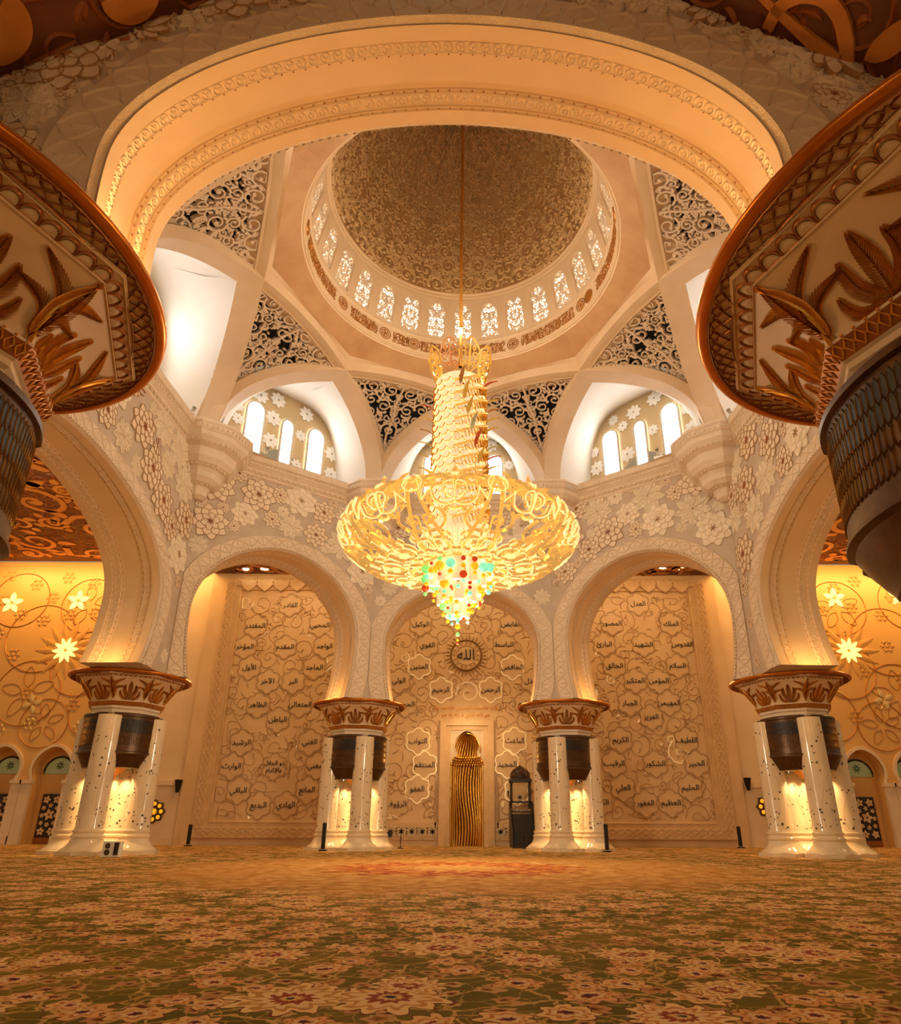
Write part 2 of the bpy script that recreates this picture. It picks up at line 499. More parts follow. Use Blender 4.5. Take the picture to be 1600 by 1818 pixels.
def arabesque(inside, bbox, sizes, w, R, leafy=1.0, overlap=0.9):
    """scrollwork filling the region inside(points)->bool; returns centre lines and half widths"""
    x0, y0, x1, y1 = bbox
    C = []
    for r, tries in sizes:
        for _ in range(tries):
            p = np.array([R.uniform(x0, x1), R.uniform(y0, y1)])
            if any((p[0] - c[0]) ** 2 + (p[1] - c[1]) ** 2 < ((r + c[2]) * overlap) ** 2 for c in C):
                continue
            if not inside(p[None])[0]:
                continue
            C.append((p[0], p[1], r))
    S, W = [], []
    for i, (cx, cy_, r) in enumerate(C):
        near, nd_ = None, 1e9
        for j, c in enumerate(C):
            if j != i:
                d = math.hypot(c[0] - cx, c[1] - cy_) - c[2]
                if d < nd_:
                    near, nd_ = c, d
        a0 = math.atan2(near[1] - cy_, near[0] - cx) if near else R.uniform(0, 6.28)
        sg = 1 if (i % 2) else -1
        ww = w * (0.75 + 0.5 * min(1, r / sizes[0][0]))
        st = spiral_stroke((cx, cy_), r, a0, R.uniform(1.2, 1.6), sg, ww)
        S.append(st[0]); W.append(st[1])
        S_, W_ = leaf_stroke(st[0][-1], a0 + sg * R.uniform(0, 6), r * 0.45, sg * 2.2, ww * 1.5)
        S.append(S_); W.append(W_)
        nl = max(2, int(round(leafy * (3 + 2 * (r / sizes[0][0])))))
        for k in range(nl):
            a = a0 + sg * (0.5 + 5.2 * k / nl) + R.uniform(-.2, .2)
            rk = r * (0.97 - 0.1 * k / nl)
            p = (cx + rk * math.cos(a), cy_ + rk * math.sin(a))
            S_, W_ = leaf_stroke(p, a + sg * R.uniform(0.3, 0.9), r * R.uniform(0.55, 0.9), sg * R.uniform(0.6, 1.6) * (1 if k % 2 else -1), ww * R.uniform(1.1, 1.7))
            S.append(S_); W.append(W_)
    S, W = np.array(S), np.array(W)
    if len(S) == 0:
        return S, W
    ok = inside(S.reshape(-1, 2)).reshape(W.shape)
    keep = ok.mean(1) > 0.35
    S, W, ok = S[keep], W[keep], ok[keep]
    # pull points that left the region back to the last point inside
    for j in range(1, NS):
        bad = ~ok[:, j]
        S[bad, j] = S[bad, j - 1] * 0.999 + S[bad, j] * 0.001
        W[bad, j] *= 0.3
    good = ok[:, 0]
    return S[good], W[good]


def upsample(S, W, k=3):
    """smooth cubic refinement of the centre lines"""
    if len(S) == 0:
        return S, W
    n = S.shape[1]
    P = np.concatenate([2 * S[:, :1] - S[:, 1:2], S, 2 * S[:, -1:] - S[:, -2:-1]], 1)
    t = np.linspace(0, n - 1, (n - 1) * k + 1)
    i = np.clip(t.astype(int), 0, n - 2)
    f = (t - i)[None, :, None]
    p0, p1, p2, p3 = P[:, i], P[:, i + 1], P[:, i + 2], P[:, i + 3]
    Q = .5 * (2 * p1 + (p2 - p0) * f + (2 * p0 - 5 * p1 + 4 * p2 - p3) * f ** 2 + (3 * p1 - p0 - 3 * p2 + p3) * f ** 3)
    V = W[:, i] * (1 - f[..., 0]) + W[:, i + 1] * f[..., 0]
    return Q, V


def circle_strokes(cs, w, n=NS):
    """closed circles as two half strokes each"""
    S, W = [], []
    for (x, y, r) in cs:
        for k in range(2):
            a = PI * k + np.linspace(0, PI, n)
            S.append(np.stack([x + r * np.cos(a), y + r * np.sin(a)], 1))
            W.append(np.full(n, w))
    return np.array(S), np.array(W)


def closed_strokes(poly, w):
    """outline of a polygon as one stroke per edge-run, resampled to NS"""
    p = np.vstack([poly, poly[:1]])
    d = np.r_[0, np.cumsum(np.linalg.norm(np.diff(p, axis=0), axis=1))]
    k = max(1, int(math.ceil(len(poly) / (NS - 1))))
    S = []
    for i in range(k):
        t = np.linspace(d[-1] * i / k, d[-1] * (i + 1) / k, NS)
        S.append(np.stack([np.interp(t, d, p[:, 0]), np.interp(t, d, p[:, 1])], 1))
    return np.array(S), np.full((k, NS), w)


def petal_poly(ang, r0, r1, w, n=5):
    t = np.linspace(0, 1, n + 1)
    x = r0 + (r1 - r0) * t
    y = w * np.sin(PI * t ** 0.85) ** 0.8
    P = np.vstack([np.stack([x, y], 1), np.stack([x, -y], 1)[-2:0:-1]])
    c, s_ = math.cos(ang), math.sin(ang)
    return P @ np.array([[c, s_], [-s_, c]])


def star_poly(n, r1, r2, a0=PI / 2, k=1):
    a = a0 + np.arange(2 * n) * PI / n
    r = np.where(np.arange(2 * n) % 2 == 0, r1, r2)
    return np.stack([r * np.cos(a), r * np.sin(a)], 1)


# ------------------------------------------------------------------ Arabic lettering (joined forms, laid out right to left)
_AR = {'ا': (0xFE8D, 2), 'أ': (0xFE83, 2), 'إ': (0xFE87, 2), 'آ': (0xFE81, 2), 'ب': (0xFE8F, 4), 'ة': (0xFE93, 2), 'ت': (0xFE95, 4), 'ث': (0xFE99, 4),
       'ج': (0xFE9D, 4), 'ح': (0xFEA1, 4), 'خ': (0xFEA5, 4), 'د': (0xFEA9, 2), 'ذ': (0xFEAB, 2), 'ر': (0xFEAD, 2), 'ز': (0xFEAF, 2), 'س': (0xFEB1, 4),
       'ش': (0xFEB5, 4), 'ص': (0xFEB9, 4), 'ض': (0xFEBD, 4), 'ط': (0xFEC1, 4), 'ظ': (0xFEC5, 4), 'ع': (0xFEC9, 4), 'غ': (0xFECD, 4), 'ف': (0xFED1, 4),
       'ق': (0xFED5, 4), 'ك': (0xFED9, 4), 'ل': (0xFEDD, 4), 'م': (0xFEE1, 4), 'ن': (0xFEE5, 4), 'ه': (0xFEE9, 4), 'و': (0xFEED, 2), 'ى': (0xFEEF, 2),
       'ي': (0xFEF1, 4), 'ؤ': (0xFE85, 2), 'ئ': (0xFE89, 4), 'ء': (0xFE80, 1)}
_LA = {'ا': 0xFEFB, 'أ': 0xFEF7, 'إ': 0xFEF9, 'آ': 0xFEF5}


def shape_arabic(word):
    out, i, prev = [], 0, False
    while i < len(word):
        c = word[i]
        if c == ' ':
            out.append(' '); prev = False; i += 1; continue
        if c == 'ل' and i + 1 < len(word) and word[i + 1] in _LA:
            out.append(chr(_LA[word[i + 1]] + (1 if prev else 0))); prev = False; i += 2; continue
        code, nf = _AR[c]
        nxt = i + 1 < len(word) and word[i + 1] in _AR and _AR[word[i + 1]][1] > 1
        if nf == 4:
            f = (3 if prev else 2) if nxt else (1 if prev else 0)
            prev = nxt
        else:
            f = 1 if (prev and nf > 1) else 0
            prev = False
        out.append(chr(code + f)); i += 1
    return ''.join(reversed(out))


_TXT = {}


def text_mesh(word, size, mname, depth=0.02, raw=False):
    key = (word, size, mname)
    if key in _TXT:
        return _TXT[key]
    c = bpy.data.curves.new('lettering', 'FONT')
    c.body = word if raw else shape_arabic(word)
    c.size, c.align_x, c.align_y, c.resolution_u, c.extrude = size, 'CENTER', 'CENTER', 2, depth
    o = bpy.data.objects.new('lettering', c)
    COL.objects.link(o)
    me = bpy.data.meshes.new_from_object(o.evaluated_get(bpy.context.evaluated_depsgraph_get()))
    bpy.data.objects.remove(o)
    bpy.data.curves.remove(c)
    me.name = 'lettering'
    me.materials.clear()
    me.materials.append(MATS[mname])
    _TXT[key] = me
    return me

# ================================================================== STRUCTURE
HS, HM, HAP, HCOR = 7.08, 10.05, 13.2, 18.0
CORN = {'NL': (-6.75, -16.46), 'ML': (-15.3, -13.0), 'L': (-14.5, 6.35), 'CL': (-5.45, 13.0),
        'CR': (5.45, 13.0), 'R': (14.5, 6.35), 'MR': (15.3, -13.0), 'NR': (6.75, -16.46)}
ORDER = ['NL', 'ML', 'L', 'CL', 'CR', 'R', 'MR', 'NR']
CPTS = np.array([CORN[k] for k in ORDER])


def edge_frame(i):
    a, b = CPTS[i], CPTS[(i + 1) % 8]
    u = (b - a) / np.linalg.norm(b - a)
    n = np.array([u[1], -u[0]])
    if n @ (-(a + b) / 2 + np.array([0, -1.0])) < 0:
        n = -n
    return a, b, u, n


def inset(i, di, dj=None):
    """corner i of the octagon, moved inwards by di from both its edges"""
    a1, b1, u1, n1 = edge_frame((i - 1) % 8)
    a2, b2, u2, n2 = edge_frame(i)
    A = np.array([n1, n2])
    return CPTS[i] + np.linalg.solve(A, np.array([di, di if dj is None else dj]))


floor = MB()
floor.add([(-60, -45, 0), (60, -45, 0), (60, 24, 0), (-60, 24, 0)], [(0, 1, 2, 3)])
struct(obj('floor', floor, 'carpet'))


def arch_outline(s, da=0.0, dh=0.0, n=72, hap=HAP, ra=0.668, rA=0.733, hs=HS):
    """horseshoe arch, left springing -> crown -> right springing, (u,z)"""
    if abs(s - 6.75) < 1e-3:      # the wide near arch
        ra, rA, hs = 0.68, 0.729, 7.5
    a, A = ra * s + da, rA * s + da
    m = n // 2
    k = m // 3
    z1 = np.linspace(hs, HM, k, endpoint=False)
    x1 = A - (A - a) * ((HM - z1) / (HM - hs)) ** 2.2
    th = np.linspace(0, PI / 2, m - k + 1)
    H = hap + dh - HM
    x2 = A * np.cos(th) ** 0.98
    z2 = HM + H * (np.sin(th) * 0.975 + 0.025 * (1 - np.cos(th)))
    right = np.stack([np.r_[x1, x2], np.r_[z1, z2]], 1)
    left = right[:-1] * [-1, 1]
    return np.vstack([left, right[::-1]])


PROF = [(0, 0), (.012, .0), (.14, 0), (.15, .05), (.165, .05), (.17, .08), (.30, .08), (.31, .12), (.325, .12), (.33, .16),
        (.67, .16), (.675, .12), (.69, .12), (.70, .08), (.83, .08), (.835, .05), (.85, .05), (.86, 0), (1, 0)]
WALLNAME = ['wall_near_left', 'wall_left', 'wall_back_left', 'wall_back', 'wall_back_right', 'wall_right', 'wall_near_right', 'wall_near']
WALLLAB = {}
FACE = {}
WOBJ = {}
HAPS = [HAP, 13.6, 13.95, HAP, 13.95, 13.6, HAP, HAP]
for i in range(8):
    a, b, u, n = edge_frame(i)
    near = i == 7
    tin, tout = (2.1, -0.48) if near else (1.9, 0.5)
    s = np.linalg.norm(b - a) / 2
    mid = (a + b) / 2
    fi0, fi1 = inset(i, tin if i != 0 else 1.9, tin), inset((i + 1) % 8, tin, tin)
    if near:
        fi0, fi1 = inset(7, 1.9, 2.1), inset(0, 2.1, 1.9)
    if i == 0:
        fi0 = inset(0, 2.1, 1.9)
    if i == 6:
        fi1 = inset(7, 1.9, 2.1)
    u0, u1 = (fi0 - mid) @ u, (fi1 - mid) @ u
    U3, N3 = np.array([u[0], u[1], 0]), np.array([n[0], n[1], 0])
    M3 = np.array([mid[0], mid[1], 0.0])
    fin = plane_map(M3 + N3 * tin, U3, (0, 0, 1), N3)
    fout = plane_map(M3 - N3 * tout, U3, (0, 0, 1), -N3)
    FACE[i] = dict(s=s, fin=fin, fout=fout, u0=u0, u1=u1, U=U3, N=N3, M=M3, tin=tin, tout=tout)
    out = arch_outline(s, hap=HAPS[i])
    T = tin + tout
    mb = MB()

    def face(fm, ua, ub, ztop, flip):
        P = out
        Q = []
        for (x, z) in P:
            dx, dz = x, z - HM
            if z <= HM + 0.3:
                Q.append((ua if x < 0 else ub, z))
                continue
            t = []
            if dx < 0: t.append(ua / dx)
            if dx > 0: t.append(ub / dx)
            if dz > 0: t.append((ztop - HM) / dz)
            t = min(t)
            Q.append((dx * t, HM + dz * t))
        Q = np.array(Q)
        # make sure the two top corners exist
        for c in ((ua, ztop), (ub, ztop)):
            k = np.argmin(np.abs(Q - c).sum(1))
            Q[k] = c
        h = np.zeros(len(P))
        mb.grid(np.stack([fm(P, h), fm(Q, h)], 1), flip=flip)
    face(fin, u0, u1, 18.9, False)
    face(fout, -s - 0.4, s + 0.4, 18.9, True)
    # soffit of the arch with its mouldings
    nr = np.gradient(out, axis=0)
    nr = np.stack([-nr[:, 1], nr[:, 0]], 1)
    nr /= np.linalg.norm(nr, axis=1)[:, None]
    G = []
    for t, dlt in PROF:
        p = out + nr * dlt
        p[0, 1] = p[-1, 1] = out[0, 1]
        G.append(fin(p, np.full(len(p), -t * T)))
    mb.grid(np.stack(G, 1), flip=True)
    # foot of each leg
    for sg, ue in ((-1, u0), (1, u1)):
        x = sg * abs(out[0, 0])
        q = np.array([(x, out[0, 1]), (ue, out[0, 1])])
        z2 = np.zeros(2)
        mb.grid(np.stack([fin(q, z2), fin(q, z2 - T)], 1))
    # top edge
    q = np.array([(u0, 18.9), (u1, 18.9)])
    mb.grid(np.stack([fin(q, np.zeros(2)), fin(q, np.full(2, -T))], 1))
    w = struct(obj(WALLNAME[i], mb, 'wall_ground', smooth=0.5))
    w.data.materials[0] = MATS['wall_ground' if i != 7 else 'wall_ground']
    WOBJ[i] = w
    FACE[i]['out'], FACE[i]['nr'] = out, nr
    # soffit skin in smooth stone (its own piece of the wall)
    sk = MB()
    sk.grid(np.stack([g + 0.0 for g in G], 1) - N3 * 0.0, flip=True)
    # shift the skin 4 mm into the opening so that it is the visible surface
    G2 = []
    for t, dlt in PROF:
        p = out + nr * (dlt - 0.006)
        p[0, 1] = p[-1, 1] = out[0, 1]
        G2.append(fin(p, np.full(len(p), -t * T)))
    sk = MB()
    sk.grid(np.stack(G2, 1), flip=True)
    obj('arch_soffit', sk, 'stone_smooth', w, smooth=0.4)
    # flat carved band around the arch, on both faces, with a beaded inner edge
    for fm, fl in ((fin, False), (fout, True)):
        if not near and fl:
            continue
        if i in (0, 6):
            continue
        o1 = arch_outline(s, 0.03, 0.03, hap=HAPS[i])
        o2 = arch_outline(s, 0.97, 0.74, hap=HAPS[i])
        o2[:, 0] = np.clip(o2[:, 0], u0 + 0.02, u1 - 0.02)
        k = len(o1)
        rows = [(o1, 0.0), (o1 * .93 + o2 * .07, 0.10), (o1 * .86 + o2 * .14, 0.05), (o1 * .80 + o2 * .20, 0.07), (o1 * .05 + o2 * .95, 0.07), (o2, 0.0)]
        bd = MB()
        bd.grid(np.stack([fm(p, np.full(k, h)) for p, h in rows], 1), flip=fl)
        obj('arch_band', bd, 'stone_fine', w, smooth=0.4)
        # scrolled leaf relief along the band, and the dentil edge
        S, W = [], []
        cum = np.r_[0, np.cumsum(np.linalg.norm(np.diff(o1, axis=0), axis=1))]
        L = cum[-1]
        step = 0.55
        at = lambda o, d: np.array([np.interp(d, cum, o[:, 0]), np.interp(d, cum, o[:, 1])])
        nn = int(L / step)
        for j in range(nn):
            d0 = L * (j + .5) / nn
            for sd in (-1, 1):
                t = np.linspace(0, 1, NS)
                fr = 0.25 + 0.68 * t
                dd = np.clip(d0 + sd * step * 0.46 * np.sin(PI * t), 0, L)
                S.append(np.array([at(o1, x) * (1 - f) + at(o2, x) * f for x, f in zip(dd, fr)]))
                W.append(np.full(NS, 0.022))
            c = at(o1, d0) * .5 + at(o2, d0) * .5
            S_, W_ = leaf_stroke(c - (at(o2, d0) - at(o1, d0)) * .2, math.atan2(*(at(o2, d0) - at(o1, d0))[::-1]), 0.4, 0.0, 0.06)
            S.append(S_); W.append(W_)
        rb = MB()
        rb.ribbons(S, W, fm, 0.10, base=0.07)
        for j in range(int(L / 0.16) if not fl else 0):
            d0 = 0.08 + j * 0.16
            p = at(o1, d0) * .93 + at(o2, d0) * .07
            q = at(o1, d0) * .84 + at(o2, d0) * .16
            rb.ribbons(np.array([np.linspace(p, q, 3)]), np.full((1, 3), 0.035), fm, 0.125, kind='box', base=0.05)
        struct(obj('band_relief', rb, 'stone', w), 'stuff')
    # studs and ring ornaments running along the soffit
    if i not in (0, 6):
        cum = np.r_[0, np.cumsum(np.linalg.norm(np.diff(out, axis=0), axis=1))]
        L = cum[-1]
        st = MB()
        ar = MB()
        oc = np.array([(1, 0, 0), (-1, 0, 0), (0, 1, 0), (0, -1, 0), (0, 0, 1), (0, 0, -1)], float)
        of = [(0, 2, 4), (2, 1, 4), (1, 3, 4), (3, 0, 4), (2, 0, 5), (1, 2, 5), (3, 1, 5), (0, 3, 5)]
        nst = int(L / (0.2 if near else 0.26))
        for t, dl in ((.145, .03), (.315, .1), (.685, .1), (.855, .03)):
            for j in range(nst):
                d0 = L * (j + .5) / nst
                p = np.array([np.interp(d0, cum, out[:, 0] + nr[:, 0] * dl), np.interp(d0, cum, out[:, 1] + nr[:, 1] * dl)])
                c = fin(p[None], np.array([-t * T]))[0]
                st.add(oc * (0.018 if near else 0.026) + c, t=of)
        struct(obj('stud_row', st, 'gold_leaf_dark', w), 'stuff')
        # ring chain
        rr = 0.055 * T
        nrg = int(L / (2.3 * rr))

        def smap(uv, h, cum=cum, out=out, nr=nr, fin=fin, T=T):
            x = np.interp(uv[:, 0], cum, out[:, 0]); z = np.interp(uv[:, 0], cum, out[:, 1])
            nx = np.interp(uv[:, 0], cum, nr[:, 0]); nz = np.interp(uv[:, 0], cum, nr[:, 1])
            dl = 0.08 - h
            P = fin(np.stack([x + nx * dl, z + nz * dl], 1), np.zeros(len(x)))
            return P - uv[:, 1:2] * N3
        cs = []
        for t in (.235, .765):
            for j in range(nrg):
                cs.append((L * (j + .5) / nrg, t * T, rr * .85))
        S, W = circle_strokes(cs, 0.02)
        ar.ribbons(S, W, smap, 0.03)
        S, W = [], []
        for (x, y, r) in cs:
            for k in range(3):
                S_, W_ = leaf_stroke((x, y), k * 2.1 + .5, r * .8, 0.8, 0.022)
                S.append(S_); W.append(W_)
        ar.ribbons(S, W, smap, 0.025)
        for t in (.18, .29, .71, .82):
            x = np.linspace(0.05, L - 0.05, 60)
            segs = np.stack([np.stack([x[:-1], np.full(59, t * T)], 1), np.stack([x[1:], np.full(59, t * T)], 1)], 1)
            ar.ribbons(segs, np.full((59, 2), 0.012), smap, 0.02)
        struct(obj('ring_ornament', ar, 'stone', w), 'stuff')

# ------------------------------------------------------------------ carved blossoms of the walls


def make_flower(kind, seed):
    R = random.Random(seed)
    mb = MB()
    if kind == 'lotus':
        layers = [(8, .30, 1.0, .27, .05, 0.0), (8, .22, .78, .24, .085, PI / 8), (6, .05, .5, .19, .12, 0.2)]
        for n, r0, r1, w, h, a0 in layers:
            for k in range(n):
                P = petal_poly(a0 + k * 2 * PI / n, r0, r1, w)
                mb.fan(P, XY, h, 0.03)
                S, W = closed_strokes(P, 0.018)
                mb.ribbons(S, W, XY, h + .035, base=h - .01, m=1)
        for k in range(6):
            S_, W_ = leaf_stroke((0, 0), k * PI / 3 + .3, .2, .2, .022)
            mb.ribbons([S_], [W_], XY, .19, base=.12, m=2)
    elif kind == 'leafy':
        for n, r0, r1, w, h, a0 in [(9, .1, 1.0, .24, .04, 0.1), (7, .05, .66, .19, .07, 0.4)]:
            for k in range(n):
                a = a0 + k * 2 * PI / n
                P = petal_poly(a, r0, r1, w)
                mb.fan(P, XY, h, 0.02)
                S, W = closed_strokes(P, 0.014)
                mb.ribbons(S, W, XY, h + .03, base=h - .01, m=1)
                c, s_ = math.cos(a), math.sin(a)
                SS, WW = [], []
                for j in range(5):
                    q = r0 + (r1 - r0) * (.15 + .14 * j)
                    for sd in (-1, 1):
                        S_, W_ = leaf_stroke((c * q, s_ * q), a + sd * .75, w * .75, -sd * .3, .012)
                        SS.append(S_[::3]); WW.append(W_[::3])
                S_, W_ = leaf_stroke((c * r0, s_ * r0), a, r1 - r0, 0, .014)
                SS.append(S_[::3]); WW.append(W_[::3])
                mb.ribbons(SS, WW, XY, h + .05, base=h + .005, m=1)
    else:   # bellflower with long stem
        for k, (a, r1) in enumerate(((1.57, 1.0), (1.0, .9), (2.14, .9), (.45, .72), (2.7, .72), (-.2, .5), (3.34, .5))):
            P = petal_poly(a, .08, r1, .2)
            mb.fan(P, XY, .05 + .012 * (7 - k), .03)
            S, W = closed_strokes(P, .02)
            mb.ribbons(S, W, XY, .1 + .012 * (7 - k), base=.04, m=1)
        for sd in (-1, 1):
            S_, W_ = leaf_stroke((0, 0), -1.57 + sd * .7, .8, -sd * 1.2, .03)
            mb.ribbons([S_], [W_], XY, .1, m=2)
    return mb


FLOW = {}
FLOW['lotus'] = meshof('lotus', make_flower('lotus', 1), ['petal', 'petal_line', 'rust'])
FLOW['lotus_pale'] = meshof('lotus_pale', make_flower('lotus', 2), ['petal_pale', 'petal_line_pale', 'petal_line'])
FLOW['leafy'] = meshof('leafy', make_flower('leafy', 3), ['petal_pale', 'petal_line_pale', 'petal_line'])
FLOW['bell'] = meshof('bell', make_flower('bell', 4), ['petal', 'petal_line', 'rust'])


def face_matrix(fm, u, z, rot, sc, h=0.0):
    o = fm(np.array([[u, z]]), np.array([h]))[0]
    ux = fm(np.array([[u + 1, z]]), np.array([h]))[0] - o
    n = fm(np.array([[u, z]]), np.array([h + 1.0]))[0] - o
    B = Matrix((ux, (0, 0, 1), n)).transposed().to_4x4()
    return Matrix.Translation(Vector(o)) @ B @ Matrix.Rotation(rot, 4, 'Z') @ Matrix.Diagonal((sc, sc, sc * .8, 1))


def scatter_flowers(i, fm, u0, u1, ztop, seed, rs, zmin=7.6, pale=.45, ov=.77):
    f = FACE[i]
    R = random.Random(seed)
    o2 = arch_outline(f['s'], 1.0, .78, hap=HAPS[i])
    placed = []
    for r, tries in rs:
        for _ in range(tries):
            u, z = R.uniform(u0 + r * .75, u1 - r * .75), R.uniform(zmin, ztop - r * .8)
            # distance to the band of the arch
            k = np.abs(o2 - (u, z)).sum(1)
            d = np.sqrt(((o2 - (u, z)) ** 2).sum(1)).min()
            ins = abs(u) < np.interp(z, o2[:len(o2) // 2, 1], -o2[:len(o2) // 2, 0]) if z < o2[:, 1].max() else False
            if ins or d < r * .8:
                continue
            if any((u - p[0]) ** 2 + (z - p[1]) ** 2 < ((r + p[2]) * ov) ** 2 for p in placed):
                continue
            placed.append((u, z, r))
            kd = R.random()
            kind = ('leafy' if kd < pale * .7 else 'lotus_pale') if kd < pale else ('lotus' if kd < .93 else 'bell')
            put('relief_flower', FLOW[kind], WOBJ[i], mtx=face_matrix(fm, u, z, R.uniform(0, 6.28), r))
    return placed


for i in (1, 2, 3, 4, 5):
    f = FACE[i]
    uu0, uu1 = f['u0'], f['u1']
    if i == 1:
        uu0 = -2.5
    if i == 5:
        uu1 = 2.5
    scatter_flowers(i, f['fin'], uu0, uu1, HCOR, 40 + i, [(.95, 240), (.72, 360), (.5, 460), (.34, 500)])
# outer face of the near wall: large carved blossoms and leaves
f = FACE[7]
scatter_flowers(7, f['fout'], -f['s'] - .3, f['s'] + .3, 16.0, 77, [(.8, 400), (.55, 600), (.36, 900), (.24, 900)], zmin=8.4, pale=.62, ov=.7)
R = random.Random(78)
o2_ = arch_outline(f['s'], 1.0, .78, hap=HAP)


def in_nearface(p):
    h_ = len(o2_) // 2
    wz = np.interp(p[:, 1], o2_[:h_, 1], -o2_[:h_, 0])
    return ((np.abs(p[:, 0]) > wz + .05) | (p[:, 1] > o2_[:, 1].max() + .05)) & (p[:, 1] < 15.6) & (np.abs(p[:, 0]) < f['s'] + .3)


S, W = upsample(*arabesque(in_nearface, (-7, 8.4, 7, 15.6), [(.5, 700), (.34, 1200), (.22, 1500)], .035, R, leafy=1.1, overlap=.8), 2)
m_ = MB(); m_.ribbons(S, W, f['fout'], .06)
struct(obj('scroll_relief', m_, 'stone', WOBJ[7]), 'stuff')


# ------------------------------------------------------------------ cornice and corbels
CPROF = [(0.0, 17.55), (.06, 17.6), (.06, 17.75), (.16, 17.85), (.16, 17.95), (.30, 18.12), (.30, 18.22), (.42, 18.3), (.45, 18.45), (.45, 18.6), (-.6, 18.6)]
for i in range(8):
    f = FACE[i]
    rows = []
    for d, z in CPROF:
        p0, p1 = inset(i, 1.9 + d), inset((i + 1) % 8, 1.9 + d)
        rows.append([(p0[0], p0[1], z), (p1[0], p1[1], z)])
    mb = MB()
    mb.grid(np.array(rows))
    t = struct(obj('trim_%d' % (i + 1), mb, 'stone_fine', smooth=0.4))
    # egg-and-leaf beads along the cornice
    if i in (1, 2, 3, 4, 5):
        bd = MB()
        for d, z, stp, sz in ((.30, 18.17, .22, .07), (.12, 17.8, .3, .08)):
            p0, p1 = inset(i, 1.9 + d), inset((i + 1) % 8, 1.9 + d)
            L = np.linalg.norm(p1 - p0)
            for k in range(int(L / stp)):
                p = p0 + (p1 - p0) * (k + .5) * stp / L
                bd.box((p[0], p[1], z), (sz, sz, sz * 1.6), rz=math.atan2(*(p1 - p0)[::-1]))
        struct(obj('bead_row', bd, 'stone', t), 'stuff')

KPROF = [(2.35, 18.62), (2.38, 18.5), (2.3, 18.4), (2.3, 18.2), (2.2, 18.1), (2.15, 17.9), (1.95, 17.65), (1.7, 17.5), (1.65, 17.35), (1.62, 17.1), (1.45, 16.85),
         (1.2, 16.7), (1.1, 16.55), (1.05, 16.3), (.85, 16.1), (.6, 16.0), (.52, 15.85), (.45, 15.6), (.25, 15.45), (0.0, 15.42)]
kcen = {}
for i, k in enumerate(ORDER):
    p = inset(i, 1.9)
    c = np.array([0, -1.0]) - p
    c /= np.linalg.norm(c)
    if k in ('ML', 'MR'):
        p = np.array([(-1 if k == 'ML' else 1) * 12.95, -5.9])
    kcen[k] = p
    mb = MB()
    mb.lathe(KPROF, 10, c=(p[0], p[1], 0), flip=True)
    mb.disc((p[0], p[1], 18.62), 2.35, 10)
    o = struct(obj('trim_%d' % (9 + i), mb, 'stone', smooth=0.3))
    bd = MB()
    for r, z, n in ((2.32, 18.3, 60), (2.0, 17.7, 48), (1.32, 16.78, 34), (.7, 16.05, 20)):
        for j in range(n):
            a = 2 * PI * j / n
            # keep to the facets of the ten-sided corbel
            fr = abs(((a / (2 * PI / 10)) % 1) - .5)
            rr = r * math.cos(PI / 10) / math.cos((.5 - fr) * 0 + (((a / (2 * PI / 10)) % 1) - .5) * 2 * PI / 10)
            bd.box((p[0] + rr * math.cos(a), p[1] + rr * math.sin(a), z), (.07, .07, .1), rz=a)
    struct(obj('bead_row', bd, 'stone_fine', o), 'stuff')

# ------------------------------------------------------------------ hall around the octagon
YQ = 21.0
ZC = 18.9


def ceil_piece(name, x0, x1, y0, y1, z=ZC):
    mb = MB()
    mb.add([(x0, y0, z), (x1, y0, z), (x1, y1, z), (x0, y1, z)], [(3, 2, 1, 0)])
    return struct(obj(name, mb, 'ceiling_brown'))


c1 = ceil_piece('ceiling_left', -45, -17.6, -14.0, 21.8)
c2 = ceil_piece('ceiling_right', 17.6, 45, -14.0, 21.8)
ZB = 17.7
mb = MB()
for sg in (-1, 1):
    for q in ([(17.6, 6.35), (14.5, 6.35), (14.5, 21.8), (17.6, 21.8)], [(14.5, 6.35), (5.45, 13.2), (5.45, 21.8), (14.5, 21.8)], [(5.45, 13.2), (0, 13.2), (0, 21.8), (5.45, 21.8)]):
        mb.add([(sg * x, y, ZB) for x, y in q], [(0, 1, 2, 3)])
    mb.add([(sg * 17.6, 6.35, ZB), (sg * 17.6, 21.8, ZB), (sg * 17.6, 21.8, ZC), (sg * 17.6, 6.35, ZC)], [(0, 1, 2, 3)])
c3 = struct(obj('ceiling_back', mb, 'ceiling_brown'))
CEIL = plane_map((0, 0, ZC), (1, 0, 0), (0, 1, 0), (0, 0, -1))
for par, x0, x1, y0, y1, sd in ((c1, -34, -17.7, -2, 21, 1), (c2, 17.7, 34, -2, 21, 2), (c3, -16, 16, 14.5, 21, 3)):
    CEIL = plane_map((0, 0, ZC if par is not c3 else ZB), (1, 0, 0), (0, 1, 0), (0, 0, -1))
    R = random.Random(sd)
    ins = lambda p: (p[:, 0] > x0) & (p[:, 0] < x1) & (p[:, 1] > y0) & (p[:, 1] < y1)
    S, W = upsample(*arabesque(ins, (x0, y0, x1, y1), [(2.1, 90), (1.4, 160), (.9, 260)], .17, R, leafy=.9))
    mb = MB()
    mb.ribbons(S, W, CEIL, 0.07, kind='box')
    struct(obj('ceiling_scroll', mb, 'ceiling_scroll', par), 'stuff')
    S, W = arabesque(ins, (x0, y0, x1, y1), [(.75, 700), (.5, 1100)], .05, R, leafy=1.0, overlap=.8)
    mb = MB()
    mb.ribbons(S, W, CEIL, 0.04)
    struct(obj('ceiling_vine', mb, 'ceiling_vine', par), 'stuff')

